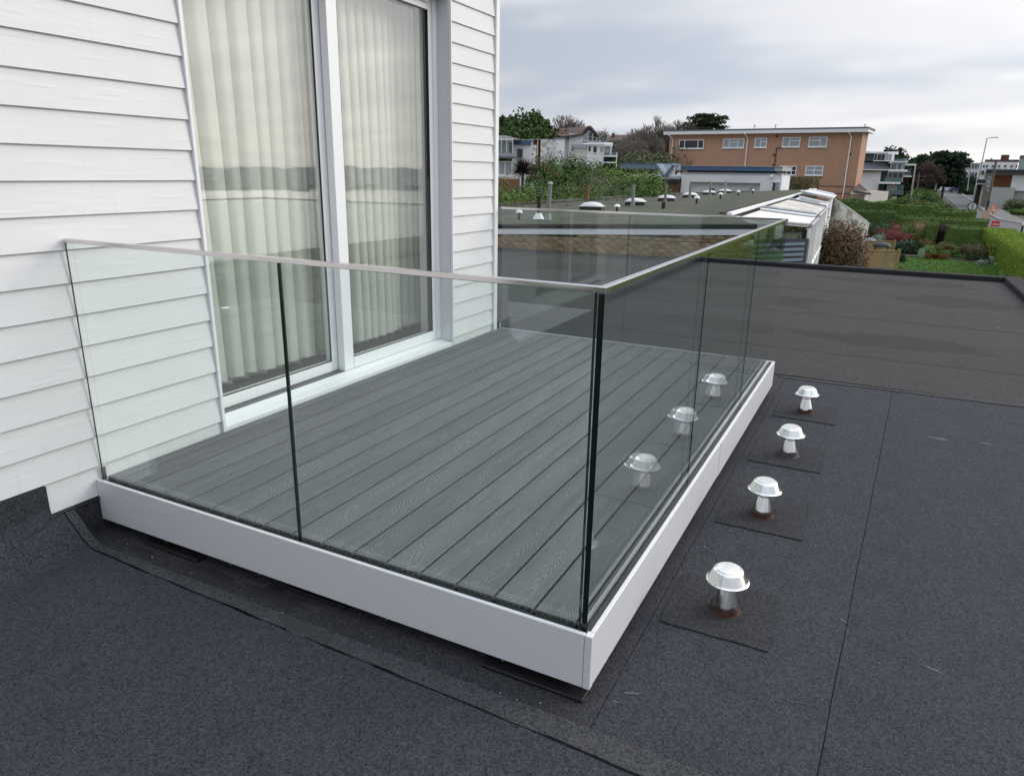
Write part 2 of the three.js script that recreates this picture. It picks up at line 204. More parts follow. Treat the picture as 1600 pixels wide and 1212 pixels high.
// ───────────────────────── house with the sliding doors
const house = thing('house', 'white weatherboard house with tall sliding glass doors and cream curtains beside the deck', 'house');
{
  const B = [box(-0.22, -0.0185, -3.6, 0, -3.8, 4), box(-0.22, -0.0185, 0, 3.45, -0.735, 4), box(-0.22, -0.0185, 0, 3.45, -3.8, -3.075), box(-0.22, -0.0185, 2.565, 3.45, -3.075, -0.735), box(-6, -0.22, -3.6, 3.45, -3.8, -3.62), box(-6, -0.22, -3.6, 3.45, 3.82, 4), box(-6, -5.8, -3.6, 3.45, -3.62, 3.82)];
  mesh('wall', B.map((g) => uvBox(g)), WHITE, house);
  mesh('roof', [box(-6.1, 0.15, 3.45, 3.62, -3.95, 4.15)], LEAD, house);
  mesh('floor', [uvBox(box(-5.8, -0.22, -0.02, 0.045, -3.62, 3.82), 0.6)], std(0.16, 0.14, 0.125, 0.8, { map: boardTint }), house);
  const P = 0.1384, Y0 = 0.0585, prof = () => new THREE.Shape([[0, 0.0015], [-0.0015, 0], [-0.0175, 0], [-0.0175, P], [-0.0125, P]].map(([x, y]) => new THREE.Vector2(x, y)));
  const variants = (z0, z1) => [0, 1, 2, 3, 4].map((k) => { const g = new THREE.ExtrudeGeometry(prof(), { depth: z1 - z0, bevelEnabled: false }); g.translate(0, 0, z0); const q = uvBox(g, 1.25), uv = q.attributes.uv; for (let i = 0; i < uv.count; i++) uv.setXY(i, uv.getX(i) + k * 0.37, uv.getY(i) + k * 0.213); return q; });
  const VL = variants(-0.718, 3.98), VR = variants(-3.746, -3.086), VB = variants(-0.718, 0.216), VM = variants(-3.746, -0.72);
  for (let k = 0; k < 24; k++) { mesh('weatherboard', VL[(k * 3) % 5], BOARD, house).position.y = Y0 + k * P; mesh('weatherboard', VR[(k * 2 + 1) % 5], BOARD, house).position.y = Y0 + k * P; }
  const lowL = mesh('weatherboard', VB[2], BOARD, house); lowL.position.y = Y0 - P; const lowR = mesh('weatherboard', VR[3], BOARD, house); lowR.position.y = Y0 - P;
  for (let k = 19; k < 24; k++) mesh('weatherboard', VM[k % 5], BOARD, house).position.set(-0.0005, Y0 + k * P, 0);
  mesh('corner_trim', [rbox(-0.02, 0.013, -0.25, 3.44, -3.803, -3.747, 0.003)], WHITE, house);
  mesh('edge_trim', rbox(-0.017, 0.009, -0.02, 3.4, -0.7375, -0.7195, 0.002), WHITE, house); mesh('edge_trim', rbox(-0.017, 0.004, -0.02, 3.4, -3.085, -3.0735, 0.002), WHITE, house);
  mesh('reveal', [box(-0.185, -0.018, 0.02, 2.56, -3.0745, -3.0645), box(-0.185, -0.018, 0.02, 2.56, -0.746, -0.736), box(-0.185, -0.018, 2.55, 2.5645, -3.0645, -0.746)], GREY_PVC, house);
  const door = mesh('patio_door', [rbox(-0.24, -0.11, 0.046, 2.55, -3.064, -3.012), rbox(-0.24, -0.124, 0.046, 2.55, -3.012, -2.964), rbox(-0.24, -0.11, 0.046, 2.55, -0.79, -0.7465), rbox(-0.24, -0.11, 2.512, 2.549, -2.962, -0.792)], WHITE_GLOSS, house);
  mesh('sill', [hull8(new THREE.Vector3(-0.125, 0.044, -0.7385), new THREE.Vector3(0.006, 0.02, -0.7385), new THREE.Vector3(0.006, 0.02, -3.062), new THREE.Vector3(-0.125, 0.044, -3.062), 0.03)], WHITE_GLOSS, door);
  mesh('track', [box(-0.24, -0.127, 0.02, 0.047, -3.06, -0.748)], std(0.05, 0.05, 0.052, 0.5), door);
  mesh('door_panel', [rbox(-0.175, -0.12, 0.047, 0.125, -2.962, -1.972), rbox(-0.175, -0.12, 0.047, 2.511, -1.968, -1.872), rbox(-0.175, -0.122, 2.47, 2.51, -2.962, -1.972)], WHITE_GLOSS, door);
  mesh('door_panel', [rbox(-0.235, -0.182, 0.05, 0.118, -1.816, -0.852), rbox(-0.235, -0.182, 0.05, 2.511, -1.905, -1.818), rbox(-0.235, -0.182, 0.05, 2.511, -0.85, -0.792)], WHITE_GLOSS, door);
  mesh('pane', [box(-0.158, -0.134, 0.118, 2.48, -2.964, -1.966)], DOOR_GLASS, door);
  mesh('pane', [box(-0.218, -0.194, 0.112, 2.512, -1.822, -0.85)], DOOR_GLASS, door);
  mesh('gasket', [box(-0.134, -0.1235, 0.126, 2.47, -2.9635, -2.957), box(-0.134, -0.1235, 0.126, 2.47, -1.9735, -1.969), box(-0.134, -0.1235, 0.1255, 0.131, -2.956, -1.974), box(-0.134, -0.1235, 2.462, 2.469, -2.956, -1.974), box(-0.194, -0.1835, 0.119, 2.5, -1.8215, -1.812), box(-0.194, -0.1835, 0.119, 0.125, -1.811, -0.853), box(-0.158, -0.14, 0.126, 2.47, -2.957, -2.945)], RUBBER, door);
  mesh('handle', [rbox(-0.18, -0.135, 1.13, 1.28, -0.835, -0.81, 0.006), rbox(-0.15, -0.13, 1.10, 1.27, -0.832, -0.814, 0.006)], WHITE_GLOSS, door);
}
function curtain(label, z0, z1, x, folds, hem, ph) {
  const t = thing('curtain', label, 'curtain', [x, 0, (z0 + z1) / 2], 0, 'curtains behind the sliding doors');
  const sheet = (n, off, amp, hemY, f, m) => {
    const NX = 260, NY = 26, pos = [], idx = [], uv = [];
    for (let j = 0; j <= NY; j++) for (let i = 0; i <= NX; i++) {
      const s = i / NX, v = j / NY, ang = s * f * Math.PI * 2 + ph + 6.5 * (vn(s * 4 + ph, 1.5, 64) - 0.5) + 3 * (vn(s * 11 + ph, 7.5, 64) - 0.5) + (0.5 + 0.7 * vn(s * 5, ph + 3, 64)) * Math.sin(v * 2.0 + s * 7);
      const a = amp * (0.3 + 1.2 * vn(s * f * 0.8 + 5, ph, 64)) * (0.7 + 0.4 * v);
      pos.push(off + a * (Math.sin(ang) + 0.25 * Math.sin(2 * ang + 1)), mix(2.62, hemY + 0.012 * Math.sin(ang + 1), v), mix(z0, z1, s) - (z0 + z1) / 2 + 0.6 * a * Math.cos(ang)); uv.push(s * 6, v * 12);
    }
    for (let j = 0; j < NY; j++) for (let i = 0; i < NX; i++) { const a = j * (NX + 1) + i, b = a + NX + 1; idx.push(a, b, a + 1, b, b + 1, a + 1); }
    const g = new THREE.BufferGeometry(); g.setAttribute('position', new THREE.Float32BufferAttribute(pos, 3)); g.setAttribute('uv', new THREE.Float32BufferAttribute(uv, 2)); g.setIndex(idx); g.computeVertexNormals(); mesh(n, g, m, t);
  };
  const weave = tex(128, 128, (u, v) => 0.5 + 0.5 * (vn(u * 64, v * 64, 64) - 0.5));
  sheet('drape', 0, 0.06, hem, folds, std(0.63, 0.61, 0.55, 0.9, { side: THREE.DoubleSide, bumpMap: weave, bumpScale: 0.0006 }));
  sheet('lining', -0.07, 0.022, hem - 0.055, folds * 0.8, std(0.55, 0.54, 0.48, 0.95, { side: THREE.DoubleSide }));
}
curtain('wide cream curtain in deep folds behind the left sliding pane', -0.62, -1.84, -0.35, 10, 0.155, 0.4);
curtain('cream curtain in narrow folds behind the right fixed pane', -1.90, -3.16, -0.34, 14, 0.155, 2.1);

// ───────────────────────── flat roof of felt
{
  const roof = struct('flat_roof', [uvBox(prism([[-6, 0.2], [5.1, 0.2], [5.1, -12.62], [-0.3, -12.62], [-0.68, -12.84], [-6, -11.96]], 0.3).translate(0, -0.2562, 0)), uvBox(box(-0.018, 5.1, -0.55, -0.2265, 0.2, 8))], FELT_BLACK);
  const sheet = (n, pts, y, m, th = 0.006) => { const g = uvBox(prism(pts, th).translate(0, y, 0), 0.8), uv = g.attributes.uv, a = rnd(), b = rnd(); for (let i = 0; i < uv.count; i++) uv.setXY(i, uv.getX(i) + a, uv.getY(i) + b); return mesh(n, g, m, roof); };
  const wob = (x0, z0, x1, z1, n, a, s) => Array.from({ length: n + 1 }, (_, i) => { const t = i / n, L = Math.hypot(x1 - x0, z1 - z0), nx = -(z1 - z0) / L, nz = (x1 - x0) / L, k = a * 2 * (fbm(t * n * 0.6 + s, s * 3, 256, 3) - 0.5); return [mix(x0, x1, t) + nx * k, mix(z0, z1, t) + nz * k]; });
  sheet('felt_sheet', [[-0.017, 0.19], [2.449, 0.19], [2.449, -4.4], [-0.017, -4.4]], -0.2500, FELT_TROUGH);
  sheet('felt_sheet', [[2.452, 0.19], ...wob(3.072, 0.19, 3.255, -4.42, 22, 0.004, 1), [2.452, -4.4]], -0.2502, FELT);
  sheet('felt_sheet', [...wob(3.0755, 0.19, 3.2585, -4.42, 22, 0.004, 1), [4.2, -4.5], [4.2, 0.19]], -0.2500, felt(0.070, 0.072, 0.085));
  sheet('felt_sheet', [[4.203, 0.19], [4.203, -4.5], [5.06, -4.55], [5.06, 0.19]], -0.2502, FELT);
  for (const [a, b, m] of [[-4.43, -5.45, 1.03], [-5.453, -6.5, 0.97], [-6.503, -7.55, 1.02], [-7.553, -8.6, 0.98], [-8.603, -9.65, 1.0], [-9.653, -10.7, 0.97], [-10.703, -12.6, 1.01]]) sheet('felt_sheet', [...wob(-5.98, a + 0.06, 5.06, a - 0.1, 30, 0.006, 4), [5.06, b - 0.1], [-5.98, b + 0.06]], -0.2503, felt(0.083 * m, 0.076 * m, 0.076 * m));
  sheet('felt_seam', [...wob(2.40, -4.38, 5.05, -4.49, 26, 0.008, 7), ...wob(5.05, -4.545, 2.40, -4.425, 26, 0.008, 9)], -0.2445, felt(0.11, 0.107, 0.106), 0.004);
  for (const [x0, x1, z0, z1, s] of [[2.482, 2.876, -0.542, -0.93, 1], [2.493, 2.893, -1.464, -1.85, 2], [2.495, 2.896, -2.354, -2.77, 3], [2.506, 2.911, -3.293, -3.70, 4]])
    sheet('felt_patch', [...wob(x0, z0, x1, z0 - 0.005, 10, 0.006, s), ...wob(x1, z0 - 0.01, x1 - 0.01, z1, 10, 0.006, s + 20), ...wob(x1 - 0.02, z1, x0, z1, 10, 0.006, s + 40)], -0.2442, FELT_PATCH, 0.0055);
  // nearer, higher part of the roof with its torched-on edge strip
  const edge = uvBox(hull8(new THREE.Vector3(-0.017, -0.2225, 0.128), new THREE.Vector3(5.06, -0.2225, 0.110), new THREE.Vector3(5.06, -0.2495, 0.086), new THREE.Vector3(-0.017, -0.2495, 0.104), 0.03), 0.8);
  mesh('felt_edge', edge, FELT_STRIP, roof);
  sheet('felt_sheet', [...wob(0.06, 0.1735, 2.85, 0.2305, 60, 0.007, 12), [5.06, 0.305], [5.06, 4], [0.06, 4]], -0.2200, FELT_NEAR, 0.008);
  sheet('felt_strip', [...wob(-0.017, 0.131, 5.06, 0.112, 90, 0.004, 31), ...wob(5.06, 0.296, 2.85, 0.2235, 30, 0.007, 14), ...wob(2.845, 0.2215, 0.02, 0.165, 60, 0.007, 12).slice(1)], -0.2188, FELT_STRIP, 0.005);
  const fillet = (o, z0, z1, m, n) => { const st = new THREE.Shape(); st.moveTo(0.185, -0.2195 + o); st.quadraticCurveTo(0.15, -0.214 + o, 0.115, -0.178 + o); st.lineTo(0.035, -0.105 + o); st.quadraticCurveTo(0.01 + o, -0.082, 0.006 + o, -0.05); st.lineTo(0.006 + o, 0.052); st.lineTo(-0.017, 0.056); st.lineTo(-0.017, -0.24); st.lineTo(0.185, -0.24); const g = new THREE.ExtrudeGeometry(st, { depth: z1 - z0, bevelEnabled: false, curveSegments: 10 }); g.translate(0, 0, z0); mesh(n, uvBox(g, 0.8), m, roof); };
  fillet(0, 0.2185, 4, FELT_NEAR, 'felt_upstand');
  { const low = (z0, z1, m, o) => { const st = new THREE.Shape([[0.185, -0.2195 + o], [0.15, -0.205 + o], [0.115, -0.178 + o], [0.035, -0.105 + o], [0.012, -0.086 + o], [-0.004, -0.084], [-0.004, -0.24], [0.185, -0.24]].map(([x, y]) => new THREE.Vector2(x, y))); const g = new THREE.ExtrudeGeometry(st, { depth: z1 - z0, bevelEnabled: false }); g.translate(0, 0, z0); mesh('felt_fillet', uvBox(g, 0.8), m, roof); }; low(0.128, 0.168, FELT_STRIP, 0.001); low(0.1735, 0.2184, FELT_NEAR, 0); }
  for (const [z0, z1] of [[-5.452, 0], [-7.552, 0], [-9.652, 0]]) sheet('bitumen_bleed', [...wob(-5.9, z0 + 0.055, 5.05, z0 - 0.105, 60, 0.012, z0), ...wob(5.05, z0 - 0.115, -5.9, z0 + 0.045, 60, 0.014, z0 + 3)], -0.2492, felt(0.055, 0.052, 0.053), 0.0012);
  for (const [x, z, rx, rz, q] of [[3.2, -6.4, 0.9, 0.35, 2.2], [1.2, -8.4, 1.2, 0.5, 5.7], [4.1, -9.6, 0.7, 0.5, 8.8], [-1.6, -10.2, 1.3, 0.6, 3.3], [3.4, -11.4, 1.1, 0.35, 6.1]]) sheet('dried_puddle', Array.from({ length: 90 }, (_, i) => { const a = -i / 90 * Math.PI * 2, k = 0.4 + 1.2 * fbm(13 + Math.cos(a) * 1.6 + q, 13 + Math.sin(a) * 1.6 + q, 256, 5); return [x + Math.cos(a) * rx * k, z + Math.sin(a) * rz * k]; }), -0.2497, felt(0.064, 0.057, 0.056), 0.0008);
  mesh('felt_upstand', [uvBox(box(-0.0185, -0.004, -0.25, -0.081, -3.8, 0.216), 0.8)], FELT_TROUGH, roof);
  mesh('felt_kerb', [uvBox(rbox(-0.35, 4.86, -0.255, -0.17, -12.61, -12.40, 0.02), 0.8), uvBox(rbox(4.862, 5.105, -0.255, -0.165, -12.611, 8, 0.02), 0.8)], FELT_BLACK, roof);
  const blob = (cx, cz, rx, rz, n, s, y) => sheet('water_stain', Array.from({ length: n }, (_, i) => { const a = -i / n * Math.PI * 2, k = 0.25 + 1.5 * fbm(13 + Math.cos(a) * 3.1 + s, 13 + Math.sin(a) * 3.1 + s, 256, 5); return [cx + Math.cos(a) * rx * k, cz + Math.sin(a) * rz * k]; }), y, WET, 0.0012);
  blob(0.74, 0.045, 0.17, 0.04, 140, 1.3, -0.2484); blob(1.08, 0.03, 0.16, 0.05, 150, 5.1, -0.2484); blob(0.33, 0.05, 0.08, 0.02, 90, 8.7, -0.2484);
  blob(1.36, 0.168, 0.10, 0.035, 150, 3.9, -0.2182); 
  struct('building_wall', [uvBox(box(-6, 5.08, -3.7, -0.556, -12.5, 7.9))], RENDER_WHITE);
  // specks of grit, lichen and droppings
  const sp = new THREE.InstancedMesh(new THREE.IcosahedronGeometry(1, 0), std(0.4, 0.39, 0.38, 0.9), 90), m4 = new THREE.Matrix4(), q = new THREE.Quaternion(); sp.name = 'grit';
  for (let i = 0; i < 90; i++) { let x, z, y = -0.2475; if (i < 30) { x = rr(0.1, 2.3); z = rr(0.02, 0.1); } else if (i < 50) { x = rr(2.44, 2.62); z = rr(-2.3, -0.4); } else if (i < 70) { x = rr(-4, 4.8); z = rr(-12.3, -5); } else { x = rr(2.5, 4.7); z = rr(-4.2, 0.1); } const s = (i < 75 ? rr(0.001, 0.003) : rr(0.0012, 0.003)) * (z < -5 ? 2.2 : 1); m4.compose(new THREE.Vector3(x, y, z), q.setFromAxisAngle(new THREE.Vector3(0, 1, 0), rnd() * 6), new THREE.Vector3(s * rr(0.7, 1.6), s * 0.5, s)); sp.setMatrixAt(i, m4); }
  scene.add(tag(sp, 'pale grit and droppings scattered over the grey felt', 'grit', null, 'stuff'));
  const scuff = (u, v, len, a, y = -0.2475) => { const p = onY(u, v, y); const g = prism(Array.from({ length: 14 }, (_, i) => { const t = i / 14 * Math.PI * 2, k = 0.5 + vn(i * 1.7, u, 256); return [Math.cos(t) * len * k, -Math.sin(t) * len * 0.16 * k]; }), 0.001); g.rotateY(a); g.translate(p.x, -0.2489, p.z); return g; };
  mesh('scuff_mark', [scuff(988, 1082, 0.022, 0.4), scuff(962, 1095, 0.014, 0.2), scuff(1318, 968, 0.018, -0.6), scuff(1325, 985, 0.012, -0.5), scuff(1460, 1045, 0.03, -0.3), scuff(1470, 685, 0.06, -0.1), scuff(1540, 692, 0.05, -0.1)].map((g) => uvBox(g)), std(0.11, 0.11, 0.115, 0.9), roof);
  const cb = new THREE.CatmullRomCurve3([[0.085, -0.165, 0.62], [0.05, -0.125, 0.42], [0.045, -0.11, 0.33], [0.04, -0.1, 0.265], [0.024, -0.082, 0.21], [0.014, -0.084, 0.12], [0.012, -0.09, -0.05]].map((p) => new THREE.Vector3(...p)));
  tag(mesh('cable', new THREE.TubeGeometry(cb, 60, 0.0035, 8), RUBBER), 'thin black cable running along the foot of the white boarded wall', 'cable');
}

// ───────────────────────── deck
const W = 2.41, L = 3.89;
const deck = thing('deck', 'raised deck of grey composite boards with white fascia', 'deck');
{
  const xs = [0.012]; for (let k = 0; k < 16; k++) xs.push(0.0856 + 0.15 * k); xs.push(2.363);
  for (let k = 0; k < 17; k++) {
    const a = xs[k] + (k ? 0.0052 : 0), b = xs[k + 1] - 0.0052, w = b - a, s = new THREE.Shape(), c = 0.002;
    s.moveTo(0, -0.024); s.lineTo(w, -0.024); s.lineTo(w, -c); s.lineTo(w - c, 0.0); s.lineTo(c, 0.0); s.lineTo(0, -c);
    const n = Math.max(1, Math.round(w / 0.024)), cw = (w - 0.004) / n;
    for (let i = 0; i < n; i++) { const h = new THREE.Path(), x0 = 0.004 + i * cw, x1 = x0 + cw - 0.004; h.moveTo(x0, -0.0205); h.lineTo(x0, -0.0055); h.lineTo(x1, -0.0055); h.lineTo(x1, -0.0205); s.holes.push(h); }
    let g = new THREE.ExtrudeGeometry(s, { depth: 3.785, bevelEnabled: false }).toNonIndexed(); g = g.index ? g.toNonIndexed() : g;
    const p = g.attributes.position, uv = new Float32Array(p.count * 2), o = rnd() * 3, fl = rnd() < 0.5 ? -1 : 1; for (let i = 0; i < p.count; i++) { uv[2 * i] = (p.getX(i) + p.getY(i)) / 0.145; uv[2 * i + 1] = fl * p.getZ(i) / 1.9 + o; } g.setAttribute('uv', new THREE.BufferAttribute(uv, 2));
    mesh('deck_board', g, DECKS[k % 3], deck).position.set(a, 0.001, -3.837);
  }
  const J = []; for (let i = 0; i < 9; i++) J.push(box(0.03, 2.33, -0.16, -0.026, -0.2 - i * 0.44, -0.16 - i * 0.44)); J.push(box(0.03, 0.07, -0.16, -0.0255, -3.8, -0.21), box(2.29, 2.329, -0.16, -0.0252, -3.8, -0.21));
  mesh('joist', J, DARK, deck);
  const fb = (x0, x1, z0, z1) => rbox(x0, x1, -0.194, 0, z0, z1, 0.0025);
  mesh('fascia_board', [fb(0.0016, 2.384, -0.016, 0)], FASCIA, deck);
  for (const x of [0.11, 0.44, 0.83, 0.99, 1.62, 2.1]) mesh('screw_head', new THREE.SphereGeometry(0.0045, 8, 6).translate(x, -0.1945, 0.0005), SCREW, deck);
  mesh('fascia_corner', [fb(2.3855, W, -0.028, 0.0012)], FASCIA, deck);
  mesh('fascia_board', [fb(W - 0.017, W - 0.0012, -1.9, -0.0295)], FASCIA, deck); const f2 = mesh('fascia_board', [fb(W - 0.017, W + 0.001, -L, -1.9025)], FASCIA, deck); f2.userData.label = 'farther fascia length beside the vents';
  mesh('fascia_board', [fb(0.0016, W - 0.018, -L, -L + 0.016)], FASCIA, deck);
  mesh('glazing_channel', [box(0.004, 2.39, -0.12, -0.03, -0.05, -0.0165), box(2.36, 2.3925, -0.12, -0.0305, -3.87, -0.0505), box(0.03, 2.36, -0.12, -0.031, -3.873, -3.84)], RUBBER, deck);
  mesh('gasket', [box(0.004, 2.384, -0.03, -0.006, -0.0285, -0.0165), box(2.3815, 2.3925, -0.0298, -0.006, -3.86, -0.03), box(0.03, 2.36, -0.03, -0.006, -3.873, -3.861)], RUBBER, deck);
  for (const [x0, x1, z0, z1] of [[0.28, 0.62, -0.3, 0.004], [1.1, 1.4, -0.35, -0.03], [2.02, 2.39, -0.4, 0.006], [2.05, 2.37, -1.6, -1.2], [2.05, 2.37, -2.8, -2.4], [2.05, 2.37, -3.85, -3.5], [0.1, 0.5, -3.85, -3.5]]) mesh('foot_pad', [rbox(x0, x1, -0.2498, -0.236, z0, z1, 0.003), box(x0 + 0.08, x1 - 0.08, -0.2365, -0.161, z0 + 0.08, z1 - 0.1)], RUBBER, deck);
}
const rail = thing('glass_balustrade', 'frameless clear glass balustrade with slim steel handrail round three sides of the deck', 'balustrade');
{
  const panel = (x0, x1, z0, z1, edges) => {
    const p = mesh('glass_panel', [box(x0, x1, -0.026, 1.058, z0, z1)], GLASS, rail);
    const along = x1 - x0 > z1 - z0, t = 0.0015; if (!edges) return;
    const q = edges[1] === 'n' || edges[1] === 'p' ? 0.0125 : 0.0003, e = edges === 'ln' ? mergeGeometries([box(x1 - 0.0005, x1 + t, -0.02, 1.056, z0 - 0.0003, z1 + 0.0003)]) : along ? box(x1 - 0.0005, x1 + t, -0.02, 1.056, z0 - 0.0003 + (q > 0.01 ? q : 0), z1 + 0.0003) : box(x0 - 0.0003 + (q > 0.01 ? q : 0), x1 + 0.0003, -0.02, 1.056, z1 - 0.0005, z1 + t);
    if (edges === 'ln') mesh('glass_edge', box(x0 - t, x0 + 0.0005, -0.02, 1.056, z1 - 0.005, z1 + 0.0003), GLASS_EDGE, p);
    mesh('glass_edge', e, GLASS_EDGE, p);
  };
  panel(0.006, 1.189, -0.0465, -0.0295, 'ln'); panel(1.203, 2.352, -0.0465, -0.0295, 'rb');
  panel(2.3635, 2.3805, -1.290, -0.0295, 'rb'); panel(2.3635, 2.3805, -2.575, -1.3, 'rp'); panel(2.3635, 2.3805, -3.858, -2.585, 'rp');
  panel(0.03, 1.186, -3.8595, -3.8425, 'rn'); panel(1.198, 2.355, -3.8595, -3.8425, '');
  mesh('handrail', [uvBox(rbox(0.0044, 2.3836, 1.0582, 1.0755, -0.0515, -0.0265, 0.002))], STEEL, rail);
  mesh('handrail', [uvBox(rbox(2.3588, 2.3836, 1.0584, 1.0753, -3.8635, -0.0517, 0.002))], STEEL, rail);
  mesh('handrail', [uvBox(rbox(0.02, 2.3586, 1.0582, 1.0755, -3.8635, -3.8385, 0.002))], STEEL, rail);
  mesh('end_clip', rbox(-0.001, 0.006, -0.01, 0.05, -0.05, -0.03, 0.001), STEEL, rail); mesh('end_clip', rbox(0.02, 0.032, -0.01, 0.05, -3.862, -3.84, 0.001), STEEL, rail);
}

// ───────────────────────── roof vents
{
  const lathe = (pts, n = 48) => new THREE.LatheGeometry(pts.map(([r, y]) => new THREE.Vector2(r, y)), n);
  const cap = lathe([[0.001, 0.186], [0.0435, 0.186], [0.045, 0.1845], [0.0455, 0.181], [0.0525, 0.18], [0.0555, 0.1775], [0.058, 0.173], [0.0735, 0.1425], [0.0755, 0.139], [0.0805, 0.1365], [0.081, 0.1345], [0.079, 0.1335], [0.072, 0.136], [0.056, 0.166], [0.001, 0.17]]);
  const neck = lathe([[0.024, 0.17], [0.0245, 0.13], [0.0275, 0.1285], [0.025, 0.126], [0.025, 0.121], [0.0275, 0.1195], [0.025, 0.117], [0.0255, 0.110], [0.0285, 0.1075], [0.0265, 0.105], [0.0275, 0.10], [0.0295, 0.094], [0.046, 0.036], [0.049, 0.026], [0.0495, 0.0]]);
  const ringG = (s) => { const g = lathe([[0.0455, 0.02], [0.0505, 0.028], [0.0535, 0.023], [0.0545, 0.009], [0.057, 0.002], [0.0595, 0.0]], 40), p = g.attributes.position; for (let i = 0; i < p.count; i++) { const x = p.getX(i), z = p.getZ(i), a = Math.atan2(z, x), k = 1 + 0.10 * (vn((a + 4) * 3 + s, p.getY(i) * 60 + s, 256) - 0.5), lift = 1 + 0.9 * (vn((a + 4) * 1.5 + s * 3, s, 256) - 0.5); p.setXYZ(i, x * k, p.getY(i) * lift, z * k); } g.computeVertexNormals(); return g; };
  const spots = [[2.688, -0.73, 'nearest of the four aluminium roof vents, with a brown rusty collar at its base', 0.02, 0.01], [2.683, -1.652, 'second nearest aluminium roof vent, rusty brown round its base', -0.02, 0.015], [2.70, -2.557, 'third aluminium roof vent from the front, its grey base free of rust', 0.015, -0.02], [2.70, -3.483, 'farthest of the four aluminium roof vents, near the felt seam', 0.0, 0.03]];
  const proto = thing('roof_vent', spots[0][2], 'roof vent', [2.688, -0.2442, -0.73], 0, 'aluminium roof vents beside the deck');
  mesh('vent_cap', cap, ALU, proto); mesh('vent_neck', neck, ALU, proto); mesh('base_ring', ringG(1), RUST, proto);
  mesh('neck_band', [new THREE.CylinderGeometry(0.023, 0.023, 0.03, 32).translate(0, 0.15, 0)], DARK, proto);
  spots.forEach(([x, z, label, rx, rz], i) => { const o = i ? proto.clone() : proto; if (i) { o.name = numbered('roof_vent'); scene.add(o); o.userData = { ...proto.userData, label }; o.children[2].geometry = ringG(1 + i * 2.3); if (i === 2) o.children[2].material = std(0.06, 0.055, 0.055, 0.7); } o.position.set(x, -0.2442, z); o.rotation.set(rx, i * 1.9, rz); });
}
